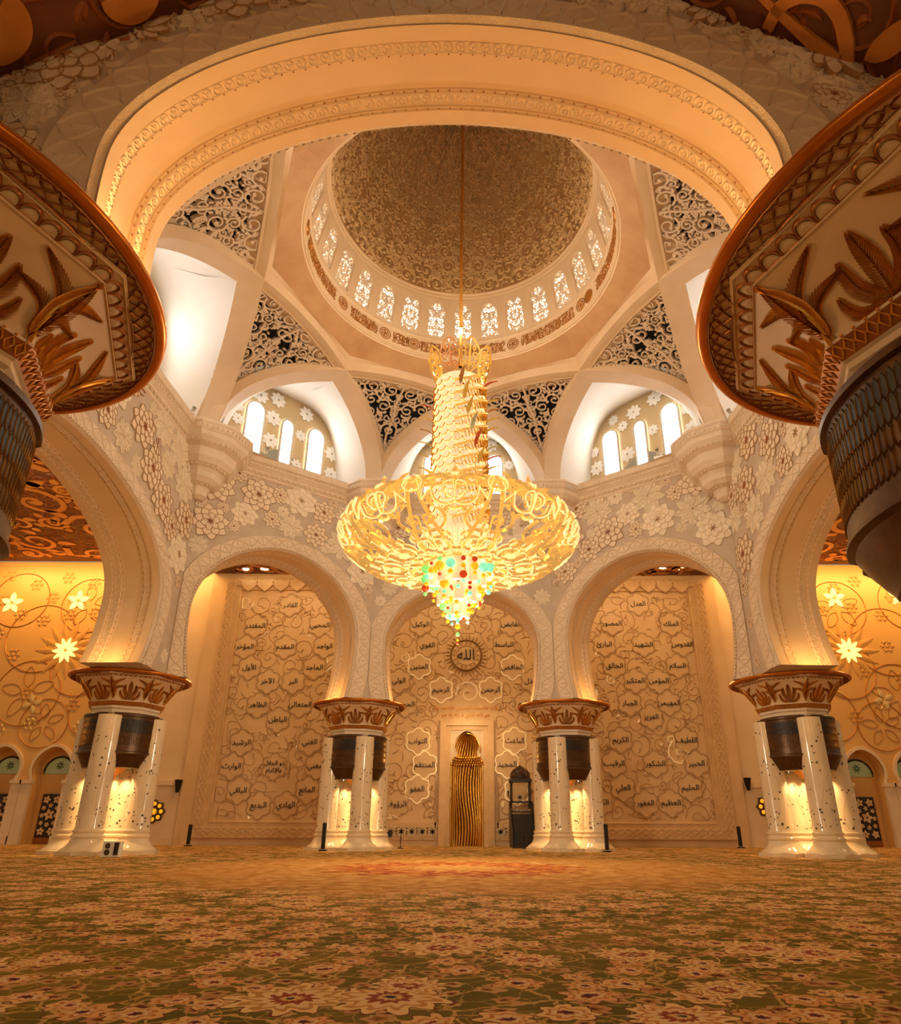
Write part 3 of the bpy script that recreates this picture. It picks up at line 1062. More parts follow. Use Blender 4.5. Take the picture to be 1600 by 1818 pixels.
# near bay: the coffered brown ceiling slopes down on both sides of the arch
for sg, nm in ((-1, 'ceiling_near_left'), (1, 'ceiling_near_right')):
    mb = MB()
    P = [(sg * 1.5, -34, 15.3), (sg * 12, -34, 8.5), (sg * 12, -15.9, 8.5), (sg * 1.5, -15.9, 15.3)]
    mb.add(P, [(0, 1, 2, 3) if sg > 0 else (3, 2, 1, 0)])
    o = struct(obj(nm, mb, 'ceiling_brown'))
    ux = np.array([sg * 10.5, 0, -6.8]); ln = np.linalg.norm(ux); ux /= ln
    nn = np.cross(ux, (0, 1, 0)); nn = nn if nn[2] < 0 else -nn
    fm = plane_map((sg * 1.5, -15.9, 15.3), ux, (0, -1, 0), nn)
    R = random.Random(11 + sg)
    ins = lambda p: (p[:, 0] > 0) & (p[:, 0] < ln) & (p[:, 1] > 0.05) & (p[:, 1] < 6)
    S, W = upsample(*arabesque(ins, (0, 0, ln, 6), [(1.25, 60), (.8, 120)], .11, R, leafy=.7))
    b2 = MB(); b2.ribbons(S, W, fm, .08, kind='box')
    struct(obj('ceiling_scroll', b2, 'ceiling_scroll', o), 'stuff')
    S, W = upsample(*arabesque(ins, (0, 0, ln, 6), [(.55, 500), (.4, 700)], .035, R, overlap=.8), 2)
    b2 = MB(); b2.ribbons(S, W, fm, .05)
    struct(obj('ceiling_vine', b2, 'ceiling_vine', o), 'stuff')

# ================================================================== VAULT, DRUM AND DOME
VC = np.array([0.0, -1.0])
RP, ZP = 12.4, 18.6
RN, ZN = 8.4, 22.7
D0 = RP * math.cos(PI / 4)
DN = RN * math.cos(PI / 8)
HT = RP * math.sin(PI / 4)
TN = DN * math.tan(PI / 8)
HR = (ZN - ZP) / math.sqrt(1 - (TN / HT) ** 2)


def dirv(a):           # a measured from the back (+Y) towards +X
    return np.array([math.sin(a), math.cos(a), 0.0])


def rib_curve(k, t):
    """arch k rises from corner k-1 to corner k+1; its middle lies over corner k"""
    a = -7 * PI / 8 + k * PI / 4
    n = dirv(a)
    u = np.array([n[1], -n[0], 0.0])
    z = ZP + HR * np.sqrt(np.clip(1 - (t / HT) ** 2, 0, 1))
    d = D0 - (z - ZP) / (ZN - ZP) * (D0 - DN)
    P = np.array([VC[0], VC[1], 0]) + n[None] * d[:, None] + u[None] * t[:, None]
    P[:, 2] = z
    g = np.gradient(P, axis=0)
    g /= np.linalg.norm(g, axis=1)[:, None]
    e2 = np.cross(g, n[None])
    e2 /= np.linalg.norm(e2, axis=1)[:, None]
    e2 = np.where((e2[:, 2] < 0)[:, None], -e2, e2)
    return P, n, e2


TH = np.linspace(-1, 1, 61)
TT = HT * np.sin(TH * PI / 2)
RW, RT = 1.05, 0.5
for k in range(8):
    P, n, e2 = rib_curve(k, TT)
    mb = MB()
    c = [P, P + e2 * RT, P + e2 * RT + n * RW, P + n * RW]
    mb.grid(np.stack(c, 1), cv=True)
    o = struct(obj('trim_%d' % (20 + k), mb, 'rib_stone', smooth=0.5))
    # spandrel between the rib and the octagonal soffit above it
    m = np.abs(TT) <= TN * 1.12
    top = (P + e2 * RT)[m]
    a = -7 * PI / 8 + k * PI / 4
    RO, ZO = 8.15, 23.45
    v0, v1 = dirv(a - PI / 8) * RO, dirv(a + PI / 8) * RO
    w = np.linspace(0, 1, m.sum())[:, None]
    u = np.array([n[1], -n[0], 0.0])
    if (v1 - v0) @ u < 0:
        w = 1 - w
    ed = v0 * (1 - w) + v1 * w + np.array([VC[0], VC[1], ZO])
    mid = (top + ed) / 2
    mb = MB()
    mb.grid(np.stack([top, mid, ed], 1))
    obj('spandrel', mb, 'rib_stone', o, smooth=True)

# soffit ring under the drum
RR, ZR = 6.6, 23.85
mb = MB()
n_ = 96
a = np.linspace(0, 2 * PI, n_, endpoint=False)
ro = 8.15 * math.cos(PI / 8) / np.cos((a % (PI / 4)) - PI / 8)
ro2 = ro
G = [np.stack([np.sin(a) * r + VC[0], np.cos(a) * r + VC[1], np.full(n_, z)], 1) for r, z in
     ((ro2, 23.45), (RR + .16, 23.85), (RR + .12, 23.9), (RR + .06, 23.9), (RR + .06, 23.98), (RR, 24.0), (6.52, 24.9), (6.46, 24.95), (6.46, 25.02), (6.5, 25.05))]
mb.grid(np.stack(G, 1), cu=True)
ring = struct(obj('ceiling_ring', mb, 'stone_smooth', smooth=0.3))
so = MB()
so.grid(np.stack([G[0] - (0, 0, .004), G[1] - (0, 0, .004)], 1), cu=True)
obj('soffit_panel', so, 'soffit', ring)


def ring_map(uv, h):
    r = np.interp(uv[:, 1], [24.0, 24.9], [RR, 6.52]) - h
    a = uv[:, 0] / RR
    return np.stack([np.sin(a) * r + VC[0], np.cos(a) * r + VC[1], uv[:, 1]], 1)


for j, (a0, a1) in enumerate(((-20, 20), (27.5, 56), (72, 102), (-33, -25), (-56, -41), (-95, -66))):
    R = random.Random(60 + j)
    x0, x1 = math.radians(a0) * RR, math.radians(a1) * RR
    ins = lambda p: (p[:, 0] > x0) & (p[:, 0] < x1) & (p[:, 1] > 24.14) & (p[:, 1] < 24.76)
    S, W = arabesque(ins, (x0, 24.1, x1, 24.8), [(.16, int(90 * (x1 - x0))), (.1, int(160 * (x1 - x0)))], .022, R, overlap=.75)
    m_ = MB(); m_.ribbons(S, W, ring_map, .03)
    n0 = int((x1 - x0) / .22)
    S = np.array([np.stack([np.full(4, x0 + (q + .5) * .22) + np.linspace(0, .05, 4), np.linspace(24.16, 24.72 - .1 * (q % 3), 4)], 1) for q in range(n0)])
    if n0:
        m_.ribbons(S, np.full((n0, 4), .025), ring_map, .035)
    struct(obj('gold_inscription', m_, 'ring_script', ring), 'stuff')
for a0 in (23.5, 60.5, 66, -22.7, -37, -61, 106, -100):
    m_ = MB()
    cx_ = math.radians(a0) * RR
    S, W = circle_strokes([(cx_, 24.45, .3), (cx_, 24.45, .2)], .03)
    m_.ribbons(S, W, ring_map, .04)
    if a0 == 66:
        m_.fan(np.stack([cx_ + .3 * np.cos(np.linspace(0, 6.28, 16, endpoint=False)), 24.45 + .3 * np.sin(np.linspace(0, 6.28, 16, endpoint=False))], 1), ring_map, .03)
    for q in range(5):
        S_, W_ = leaf_stroke((cx_, 24.45), q * 1.256 + .4, .17, .8, .04)
        m_.ribbons([S_], [W_], ring_map, .05)
    obj('ring_medallion', m_, 'ring_script', ring)

# drum with its tracery windows
NW = 28
ZW0, ZW1 = 25.05, 27.3
rdrum = lambda z: np.interp(z, [25.0, 27.3], [6.5, 6.0])


def drum_map_at(a_mid):
    def f(uv, h):
        a = a_mid + uv[:, 0] / 6.3
        r = rdrum(uv[:, 1]) - h
        return np.stack([np.sin(a) * r + VC[0], np.cos(a) * r + VC[1], uv[:, 1]], 1)
    return f


hw = PI / NW * 6.3
WW_, WZ0, WZ1 = 0.47, 25.2, 27.1


def win_outline(w, z0, z1, n=14):
    t = np.linspace(0, PI, n)
    top = np.stack([w * np.cos(t), z1 - w + w * np.sin(t)], 1)
    return np.vstack([[(w, z0)], [(w, (z0 + z1 - w) / 2)], top, [(-w, (z0 + z1 - w) / 2)], [(-w, z0)], [(0, z0)]])


WO = win_outline(WW_, WZ0, WZ1)
f0 = drum_map_at(0.0)
wall_ = MB()
rect = []
cz = 26.15
for (x, z) in WO:
    t = min([hw / abs(x)] if abs(x) > 1e-6 else [9e9], default=9)
    dz = z - cz
    tz = ((ZW1 - cz) / dz if dz > 0 else (ZW0 - cz) / dz) if abs(dz) > 1e-6 else 9e9
    t = min(t, tz)
    rect.append((x * t, cz + dz * t))
rect = np.array(rect)
for c in ((hw, ZW1), (-hw, ZW1), (hw, ZW0), (-hw, ZW0)):
    rect[np.argmin(np.abs(rect - c).sum(1))] = c
h0 = np.zeros(len(WO))
wall_.grid(np.stack([f0(WO, h0), f0(rect, h0)], 1), cu=True)
wall_.grid(np.stack([f0(WO, h0 - .28), f0(WO, h0)], 1), cu=True)
me_bay = meshof('drum_bay', wall_, 'stone_smooth')
pane_ = MB()
pane_.fan(WO, f0, -.26, side=False)
me_pane = meshof('pane', pane_, 'daylight_soft')
TRAC = []
for q in range(3):
    R = random.Random(300 + q)
    inw = lambda p: (np.abs(p[:, 0]) < WW_ - .01) & (p[:, 1] > WZ0 + .01) & (p[:, 1] < WZ1 - WW_ + np.sqrt(np.clip((WW_ - .01) ** 2 - p[:, 0] ** 2, 0, 1)))
    half = lambda p: inw(p) & (p[:, 0] > -.03)
    S, W = arabesque(half, (0, WZ0, WW_, WZ1), [(.2, 60), (.13, 160), (.08, 300), (.055, 300)], .022, R, leafy=1.0, overlap=.8)
    S2 = S.copy(); S2[..., 0] *= -1
    m_ = MB()
    for s_ in (S, S2):
        m_.ribbons(s_, W, f0, -.08, kind='lat', base=-.14)
    So, Wo = closed_strokes(WO * [.985, 1] + [0, 0], .03)
    m_.ribbons(So, Wo, f0, -.06, kind='lat', base=-.15)
    TRAC.append(meshof('tracery', m_, 'lattice'))
for k in range(NW):
    a = 2 * PI * k / NW
    o = put('window_%d' % (k + 1), me_bay, mtx=Matrix.Translation((VC[0], VC[1], 0)) @ Matrix.Rotation(-a, 4, 'Z') @ Matrix.Translation((-VC[0], -VC[1], 0)))
    struct(o)
    put('pane', me_pane, o)
    struct(put('tracery', TRAC[k % 3], o), 'stuff')

# dome
RD, ZD, HD = 5.84, 27.62, 7.2
mb = MB()
th = np.linspace(0, PI / 2, 24)
prof = [(6.02, 27.3), (6.02, 27.38), (5.93, 27.42), (5.93, 27.52), (5.86, 27.56)] + [(RD * math.cos(t), ZD + HD * math.sin(t)) for t in th]
mb.lathe(prof, 96, c=(VC[0], VC[1], 0), flip=True)
dome = struct(obj('ceiling_dome', mb, 'dome_ground', smooth=0.6))
b2 = MB(); b2.lathe([(r - .01, z) for r, z in prof[:6]], 96, c=(VC[0], VC[1], 0), flip=True)
obj('dome_moulding', b2, 'stone_smooth', dome, smooth=0.4)


def dome_map(uv, h):
    th = uv[:, 1] / 6.5
    a = uv[:, 0] / RD
    r, z = (RD - h) * np.cos(th), ZD + (HD - h) * np.sin(th)
    return np.stack([np.sin(a) * r + VC[0], np.cos(a) * r + VC[1], z], 1)


sw = 2 * PI * RD / 16
R = random.Random(5)
insd = lambda p: (p[:, 0] > -.05) & (p[:, 0] < sw) & (p[:, 1] > .05) & (p[:, 1] < 9.3)
S, W = arabesque(insd, (0, 0, sw, 9.4), [(.42, 120), (.28, 300), (.18, 600), (.12, 800)], .038, R, leafy=1.5, overlap=.84)
sc_ = np.interp(S[..., 1], [0, 9.4], [1, .55])
S2 = S.copy(); S2[..., 0] *= -1
m_ = MB()
m_.ribbons(S, W, dome_map, .09)
m_.ribbons(S2, W, dome_map, .09)
me_d = meshof('dome_relief', m_, 'dome_relief')
for k in range(8):
    struct(put('arabesque_relief', me_d, dome, mtx=Matrix.Translation((VC[0], VC[1], 0)) @ Matrix.Rotation(-2 * PI * k / 8, 4, 'Z') @ Matrix.Translation((-VC[0], -VC[1], 0))), 'stuff')

# pierced lattice screens between the ribs
SIDE = {0: 'near the camera on the left', 1: 'left', 2: 'above the left corbel', 3: 'left of the chandelier shaft', 4: 'right of the chandelier shaft',
        5: 'above the right corbel', 6: 'right', 7: 'near the camera on the right'}
SLAB = {1: 'pierced stone lattice triangle partly hidden by the near arch, upper left',
        2: 'pierced stone lattice triangle whose tip stands on the left corbel',
        3: 'pierced stone lattice triangle just left of the chandelier shaft',
        4: 'pierced stone lattice triangle just right of the chandelier shaft',
        5: 'pierced stone lattice triangle whose tip stands on the right corbel',
        6: 'pierced stone lattice triangle partly hidden by the near arch, upper right',
        0: 'pierced stone lattice triangle over the near arch, left', 7: 'pierced stone lattice triangle over the near arch, right'}


def lattice_patch(k):
    n = 40
    ps = np.linspace(0.001, 1, n)
    # rib k+1 starts at corner k, rib k-1 ends at corner k
    tR = -HT + (HT - TN) * ps ** 1.6
    Pa, _, ea = rib_curve((k + 1) % 8, tR)
    Pb, _, eb = rib_curve((k - 1) % 8, -tR)
    Ra, La = Pa + ea * RT, Pb + eb * RT
    n3 = dirv(-7 * PI / 8 + k * PI / 4)
    # which of the two lies on the side of increasing t of rib k
    tt = np.linspace(-TN, TN, n)
    Tp, _, _ = rib_curve(k, tt)
    if np.linalg.norm(Tp[0] - La[-1]) > np.linalg.norm(Tp[0] - Ra[-1]):
        La, Ra = Ra, La
    off = n3 * .45
    w = np.linspace(0, 1, n)[None, :, None]
    G = La[:, None] * (1 - w) + Ra[:, None] * w
    corr = Tp - (La[-1] * (1 - w[0]) + Ra[-1] * w[0])
    G = G + (ps[:, None, None] ** 2.5) * corr[None]
    G = G + off
    return G


MAINH = {}
for k in range(8):
    G = lattice_patch(k)
    n = G.shape[0]
    cen = G[:, n // 2]
    ylen = np.r_[0, np.cumsum(np.linalg.norm(np.diff(cen, axis=0), axis=1))]
    wid = np.linalg.norm(G[:, -1] - G[:, 0], axis=1)
    H = ylen[-1]
    nrm = np.cross(G[-1, -1] - G[0, n // 2], G[-1, 0] - G[0, n // 2])
    nrm /= np.linalg.norm(nrm)
    if nrm @ (np.array([0, -1, 20.0]) - cen[n // 2]) < 0:
        nrm = -nrm

    def lmap(uv, h, G=G, ylen=ylen, wid=wid, nrm=nrm, n=n):
        si = np.interp(uv[:, 1], ylen, np.arange(n))
        wd_ = np.interp(uv[:, 1], ylen, wid)
        wi = np.clip(uv[:, 0] / np.maximum(wd_, .05) + .5, 0, 1) * (n - 1)
        i0 = np.clip(si.astype(int), 0, n - 2); j0 = np.clip(wi.astype(int), 0, n - 2)
        fi, fj = (si - i0)[:, None], (wi - j0)[:, None]
        P = (G[i0, j0] * (1 - fi) * (1 - fj) + G[i0 + 1, j0] * fi * (1 - fj) + G[i0, j0 + 1] * (1 - fi) * fj + G[i0 + 1, j0 + 1] * fi * fj)
        return P + h[:, None] * nrm
    inl = lambda p, yl=ylen, wd_=wid, H=H: (p[:, 1] > .15) & (p[:, 1] < H - .08) & (np.abs(p[:, 0]) < np.interp(p[:, 1], yl, wd_) / 2 - .06)
    root = struct(empty('lattice_screen', (0, 0, 0)), 'thing')
    tag(root, SLAB[k], 'lattice screen', 'lattice triangles of the vault', 'thing')
    mb = MB()
    mb.grid(G - nrm * .55)
    obj('backing', mb, 'night_blue', root, smooth=True)
    R = random.Random(90 + min(k, 7 - k))
    hf = lambda p: inl(p) & (p[:, 0] > -.04)
    S, W = arabesque(hf, (0, 0, wid.max() / 2, H), [(.44, 90), (.29, 220), (.18, 500), (.12, 600)], .036, R, leafy=.95, overlap=.86)
    S2 = S.copy(); S2[..., 0] *= -1
    m_ = MB()
    for s_ in (S, S2):
        m_.ribbons(*upsample(s_, W, 2), lmap, .06, kind='lat', base=-.1)
    # central stem and frame
    yy = np.linspace(.2, H - .2, NS)
    m_.ribbons([np.stack([.06 * np.sin(yy * 3), yy], 1)], [np.full(NS, .05)], lmap, .08, kind='lat', base=-.1)
    struct(obj('tracery', m_, 'lattice', root), 'stuff')
    fr = MB()
    ys = np.linspace(.05, H - .03, NS * 2)
    wv = np.interp(ys, ylen, wid) / 2 - .05
    for sg in (-1, 1):
        e = np.stack([sg * wv, ys], 1)
        fr.ribbons([e[:NS + 1], e[NS - 1:]], np.full((2, NS + 1), .05), lmap, .1, kind='lat', base=-.12)
    xs = np.linspace(-wv[-1], wv[-1], NS)
    fr.ribbons([np.stack([xs, np.full(NS, H - .04)], 1)], [np.full(NS, .06)], lmap, .1, kind='lat', base=-.12)
    obj('frame', fr, 'rib_stone', root)

# daylit niches between the ribs
star_me = None
st = MB()
for k in range(8):
    P = petal_poly(k * PI / 4, .16, 1.0, .27, 5)
    st.fan(P, XY, .07, .03)
    P = petal_poly(k * PI / 4 + PI / 8, .1, .62, .17, 4)
    st.fan(P, XY, .12, .03)
star_me = meshof('star_flower', st, 'star_white')
NDIR = {0: 'nearest', 1: '', 2: '', 3: '', 4: '', 5: '', 6: ''}
wn = 100
for k in range(8):
    # niche between corner k and corner k+1
    a_mid = -7 * PI / 8 + k * PI / 4 + PI / 8
    n3 = dirv(a_mid)
    u3 = np.array([n3[1], -n3[0], 0.0])
    m = 22
    tR = np.linspace(-HT, -TN, m)
    Pa, na, _ = rib_curve((k + 1) % 8, tR)
    Pb, nb, _ = rib_curve(k, -tR[::-1])
    front = np.vstack([Pa + na * RW * .98, (Pb + nb * RW * .98)[1:]])
    if (front[0] - front[-1]) @ u3 > 0:
        front = front[::-1]
    c = np.array([VC[0], VC[1], 0.0])
    Db = 14.0
    nb_ = len(front)
    t = np.linspace(0, 1, nb_)
    # back outline: up, round, down
    hb, zt, z0 = 3.5, 23.9, 18.3
    th = np.linspace(PI, 0, nb_)
    bx = hb * np.sign(np.cos(th)) * np.abs(np.cos(th)) ** .55
    bz = z0 + (zt - z0) * np.abs(np.sin(th)) ** .8
    back = c + n3 * Db + u3 * bx[:, None]
    back[:, 2] = bz
    mb = MB()
    mb.grid(np.stack([front * (1 - q) + back * q for q in (0, .35, .7, 1)], 1))
    o = struct(obj('wall_niche_%d' % (k + 1), mb, 'white_paint', smooth=0.6))
    if k in (0, 6, 7):
        pass
    bw = MB()
    bw.add(np.vstack([back, (c + n3 * Db + (0, 0, 20.5))[None]]), t=[(i, i + 1, nb_) for i in range(nb_ - 1)])
    obj('back_panel', bw, 'niche_tan', o)
    fb = MB()
    fb.add([front[0] - (0, 0, .02), front[-1] - (0, 0, .02), back[-1] - (0, 0, .0), back[0]], [(0, 1, 2, 3)])
    obj('sill', fb, 'stone', o)
    fm = plane_map(c + n3 * (Db - .03), u3, (0, 0, 1), -n3)
    wins = ((-1.9, .52), (0.05, .36), (1.9, .52))
    for (ux, hwid) in wins:
        z_0, z_1 = 19.3, 22.55 if abs(ux) > 1 else 22.3
        ol = win_outline(hwid, z_0, z_1)
        pm = MB(); pm.fan(ol + [ux, 0], fm, .05, side=True)
        w_ = struct(obj('window_%d' % wn, pm, 'daylight')); wn += 1
        fr = MB()
        So, Wo = closed_strokes(ol + [ux, 0], .05)
        fr.ribbons(So, Wo, fm, .1, kind='box', base=.02)
        for zz in (20.35, 21.35):
            fr.ribbons([np.stack([np.linspace(ux - hwid, ux + hwid, 3), np.full(3, zz)], 1)], [np.full(3, .025)], fm, .09, kind='box', base=.02)
        obj('window_frame', fr, 'window_bar', w_)
    R = random.Random(200 + k)
    pl = []
    for r, tries in ((.5, 120), (.36, 120)):
        for _ in range(tries):
            ux, z = R.uniform(-3.2, 3.2), R.uniform(18.6, 23.4)
            if any(abs(ux - wx) < hwid + r and z < 22.6 + r * .7 for wx, hwid in wins):
                continue
            if abs(ux) > 3.3 - max(0, (z - 21.6)) * .8:
                continue
            if any((ux - p[0]) ** 2 + (z - p[1]) ** 2 < ((r + p[2]) * 1.02) ** 2 for p in pl):
                continue
            pl.append((ux, z, r))
            put('star_flower', star_me, o, mtx=face_matrix(fm, ux, z, R.uniform(0, 1), r))

# ================================================================== COLUMN CLUSTERS
# profile of the eight-sided bell of the capital (r = distance to the middle of a facet)
BELL = np.array([(1.38, 5.95), (1.43, 6.15), (1.56, 6.4), (1.74, 6.62), (1.93, 6.8)])
bs = np.r_[0, np.cumsum(np.linalg.norm(np.diff(BELL, axis=0), axis=1))]
T8 = math.tan(PI / 8)


def facet_map(k):
    a = k * PI / 4
    ca, sa = math.cos(a), math.sin(a)

    def f(uv, h):
        r = np.interp(uv[:, 1], bs, BELL[:, 0]); z = np.interp(uv[:, 1], bs, BELL[:, 1])
        dr = np.interp(uv[:, 1], bs, np.gradient(BELL[:, 0], bs)); dz = np.interp(uv[:, 1], bs, np.gradient(BELL[:, 1], bs))
        l = np.hypot(dr, dz)
        r2, z2 = r + h * dz / l, z - h * dr / l
        x = uv[:, 0] * r * T8            # uv.x in -1..1 across the facet
        return np.stack([ca * r2 - sa * x, sa * r2 + ca * x, z2], 1)
    return f


def oct_lathe(mb, prof, m=0, rot=PI / 8):
    a = rot + np.arange(8) * PI / 4
    pr = np.array(prof)
    rc = pr[:, 0] / math.cos(PI / 8)
    P = np.stack([np.outer(np.cos(a), rc), np.outer(np.sin(a), rc), np.tile(pr[:, 1], (8, 1))], -1)
    mb.grid(P, cu=True, m=m)


# bell, flange and mouldings in stone
cap = MB()
oct_lathe(cap, [tuple(p) for p in BELL])
oct_lathe(cap, [(1.93, 6.8), (1.95, 6.79), (1.95, 6.83), (1.93, 6.84), (2.09, 6.9), (2.11, 6.885), (2.11, 6.92), (2.13, 6.93)])
cap.lathe([(2.05, 6.93), (2.36, 6.975), (2.4, 6.97)], 64)
cap.disc((0, 0, 7.08), 2.42, 64)
me_cap = meshof('capital', cap, 'stone_smooth', 0.4)
rim = MB()
rim.lathe([(2.38, 6.965), (2.43, 6.96), (2.47, 6.99), (2.48, 7.03), (2.46, 7.07), (2.41, 7.085)], 72)
me_rim = meshof('rim', rim, 'rim_gold', True)
# neck: beaded gold band and stepped eight-sided mouldings
neck = MB()
oct_lathe(neck, [(1.38, 5.95), (1.47, 5.93), (1.47, 5.88), (1.36, 5.72), (1.33, 5.7), (1.33, 5.62), (1.28, 5.58), (1.28, 5.45), (1.2, 5.3), (1.12, 5.22), (1.1, 5.05), (1.02, 4.98), (0.9, 4.95)])
me_neck = meshof('neck', neck, 'stone', 0.3)
gb = MB()
oct_lathe(gb, [(1.475, 5.885), (1.365, 5.725)])
me_gband = meshof('gold_band', gb, 'gold_leaf_dark')
gbr = MB()
for k in range(8):
    a = k * PI / 4
    for j in range(11):
        x = (j - 5) / 5.5 * 1.42 * T8
        for (r, z, s_) in ((1.43, 5.805, .045),):
            P = np.array([(r, x - .045, z), (r + .045, x, z + .065), (r, x + .045, z), (r - .05, x, z - .065)])
            P = np.stack([P[:, 0] * math.cos(a) - P[:, 1] * math.sin(a), P[:, 0] * math.sin(a) + P[:, 1] * math.cos(a), P[:, 2]], 1)
            gbr.tube(np.vstack([P, P[:1]]), .011, 4)
        xx = (j - 5) / 5.5 * 1.47 * T8
        gbr.box((math.cos(a) * 1.478 - math.sin(a) * xx, math.sin(a) * 1.478 + math.cos(a) * xx, 5.91), (.022, .022, .022), rz=a)
me_gbeads = meshof('band_relief', gbr, 'gold_leaf')

# palm fronds: gilded, one palm on the middle of each facet, one on each edge
SLEN = bs[-1]


def frond(S, W, SP, WP, base, tip, bend, w, nleaf):
    t = np.linspace(0, 1, NS)
    base, tip = np.array(base), np.array(tip)
    d = tip - base
    nrm = np.array([-d[1], d[0]])
    sp = base + t[:, None] * d + (bend * np.sin(PI * t))[:, None] * nrm
    SP.append(sp); WP.append(np.linspace(.011, .004, NS))
    g = np.gradient(sp, axis=0)
    for q in np.linspace(.08, .98, nleaf):
        p = np.array([np.interp(q, t, sp[:, 0]), np.interp(q, t, sp[:, 1])])
        gd = np.array([np.interp(q, t, g[:, 0]), np.interp(q, t, g[:, 1])])
        a = math.atan2(gd[1], gd[0])
        ln = 2.2 * w * (math.sin(PI * min(1, q * .9 + .08)) ** .7) + .015
        for sd in (-1, 1):
            aa = a + sd * (1.0 - .45 * q)
            tt = np.linspace(0, 1, 4)
            e = np.stack([p[0] + ln * tt * np.cos(aa - sd * .35 * tt), p[1] + ln * tt * np.sin(aa - sd * .35 * tt)], 1)
            S.append(e); W.append(np.array([.006, .008, .006, .002]))


fr_l, fr_s = MB(), MB()
for k in range(8):
    fm0 = facet_map(k)
    fm = lambda uv, h, fm0=fm0: fm0(np.stack([uv[:, 0] / (np.interp(uv[:, 1], bs, BELL[:, 0]) * T8), uv[:, 1]], 1), h)
    S, W, SP, WP = [], [], [], []
    hw0 = BELL[0, 0] * T8
    L = SLEN
    # palm rising from the middle of the facet foot
    for (tx, ty, b, w) in ((0, .78, .0, .085), (-.2, .62, .12, .075), (.2, .62, -.12, .075), (-.36, .36, .22, .06), (.36, .36, -.22, .06)):
        frond(S, W, SP, WP, (0, .03), (tx, ty * L), b, w, 22)
    # half palms springing from both edges, arching over
    for sg in (-1, 1):
        for (fx, ty, b, w) in ((.97, .97, -.06, .075), (.55, .93, -.26, .085), (.42, .58, -.32, .07)):
            frond(S, W, SP, WP, (sg * hw0 * .96, .04), (sg * .79 * fx * (.62 if fx > .9 else .62), ty * L) if fx < .9 else (sg * (hw0 + (BELL[-1, 0] * T8 - hw0) * .9), ty * L), b * sg, w, 24)
    fr_l.ribbons(S, W, fm, .022, base=.004)
    fr_s.ribbons(SP, WP, fm, .045, base=.006)
me_fl = meshof('palm_leaflets', fr_l, 'gold_leaf')
me_fs = meshof('palm_ribs', fr_s, 'gold')
# flange ornament: scallops on the inner ring, filigree on the outer ring
sc = MB(); fi = MB()


def flange_map(uv, h):      # uv = (angle, radius)
    a, r = uv[:, 0], uv[:, 1]
    z = np.interp(r, [1.93, 2.13, 2.36], [6.85, 6.93, 6.975]) - h
    return np.stack([np.cos(a) * r, np.sin(a) * r, z], 1)


def flange8(k):
    """facet coordinates: (x along the side, distance from the axis)"""
    a = k * PI / 4
    ca, sa = math.cos(a), math.sin(a)

    def f(uv, h):
        z = np.interp(uv[:, 1], [1.95, 2.09], [6.845, 6.9]) - h
        return np.stack([ca * uv[:, 1] - sa * uv[:, 0], sa * uv[:, 1] + ca * uv[:, 0], z], 1)
    return f


for k in range(8):
    fm = flange8(k)
    n0 = 9
    st_ = 2 * 2.0 * T8 / n0
    S = []
    for j in range(n0):
        x = (j - (n0 - 1) / 2) * st_
        t = np.linspace(0, PI, NS)
        S.append(np.stack([x + st_ * .48 * np.cos(t), 1.955 + .12 * np.sin(t)], 1))
    sc.ribbons(S, np.full((n0, NS), .014), fm, .03)
    for j in range(n0):
        x = (j - (n0 - 1) / 2) * st_
        P = np.stack([x + st_ * .4 * np.cos(np.linspace(0, PI, 7)), 1.955 + .09 * np.sin(np.linspace(0, PI, 7))], 1)
        sc.fan(P, fm, .012, .012, side=False, m=1)
    sc.ribbons([np.stack([np.linspace(-1.94 * T8, 1.94 * T8, 6), np.full(6, 1.94)], 1)], [np.full(6, .018)], fm, .05)
S, W = [], []
nf = 80
for j in range(nf):
    a = 2 * PI * (j + .5) / nf
    da = PI / nf
    for sg in (-1, 1):
        t = np.linspace(0, 1, NS)
        S.append(np.stack([a + sg * da * (1 - 2 * t), 2.16 + .17 * t], 1)); W.append(np.full(NS, .008))
        S.append(np.stack([a + sg * da * .75 * np.sin(PI * t), 2.345 - .1 * t], 1)); W.append(np.full(NS, .008))
S, W = np.array(S), np.array(W)


def fl_lin(uv, h):
    return flange_map(uv, h)


fm_arc = lambda uv, h: flange_map(np.stack([uv[:, 0] / 2.25, uv[:, 1]], 1), h)
S[..., 0] *= 2.25
fi.ribbons(S, W, fm_arc, .025)
for rr in (2.15, 2.36):
    x = np.linspace(0, 2 * PI * 2.25, 97)
    sg_ = np.stack([np.stack([x[:-1], np.full(96, rr)], 1), np.stack([x[1:], np.full(96, rr)], 1)], 1)
    fi.ribbons(sg_, np.full((96, 2), .012), fm_arc, .03)
me_sc = meshof('scallop_border', sc, ['gold_leaf_dark', 'stone'])
me_fi = meshof('filigree_border', fi, 'gold_leaf_dark')

# one marble column with flared base
CR_ = 0.5
shaft = MB()
shaft.lathe([(CR_ + .02, .92), (CR_, 1.0), (CR_, 3.0), (CR_ - .01, 5.3)], 40)
me_shaft = meshof('shaft', shaft, 'marble', True)
bas = MB()
bas.lathe([(CR_ + .02, .92), (CR_ + .06, .9), (CR_ + .06, .84), (CR_ + .03, .8), (CR_ + .05, .74), (CR_ + .1, .7), (CR_ + .1, .64), (CR_ + .06, .6), (CR_ + .12, .45), (CR_ + .24, .3), (CR_ + .36, .22), (CR_ + .4, .16)], 32)
oct_lathe(bas, [(CR_ + .42, .16), (CR_ + .46, .14), (CR_ + .46, 0.0)])
bas.disc((0, 0, .16), CR_ + .45, 32)
me_base = meshof('base', bas, 'marble', 0.5)


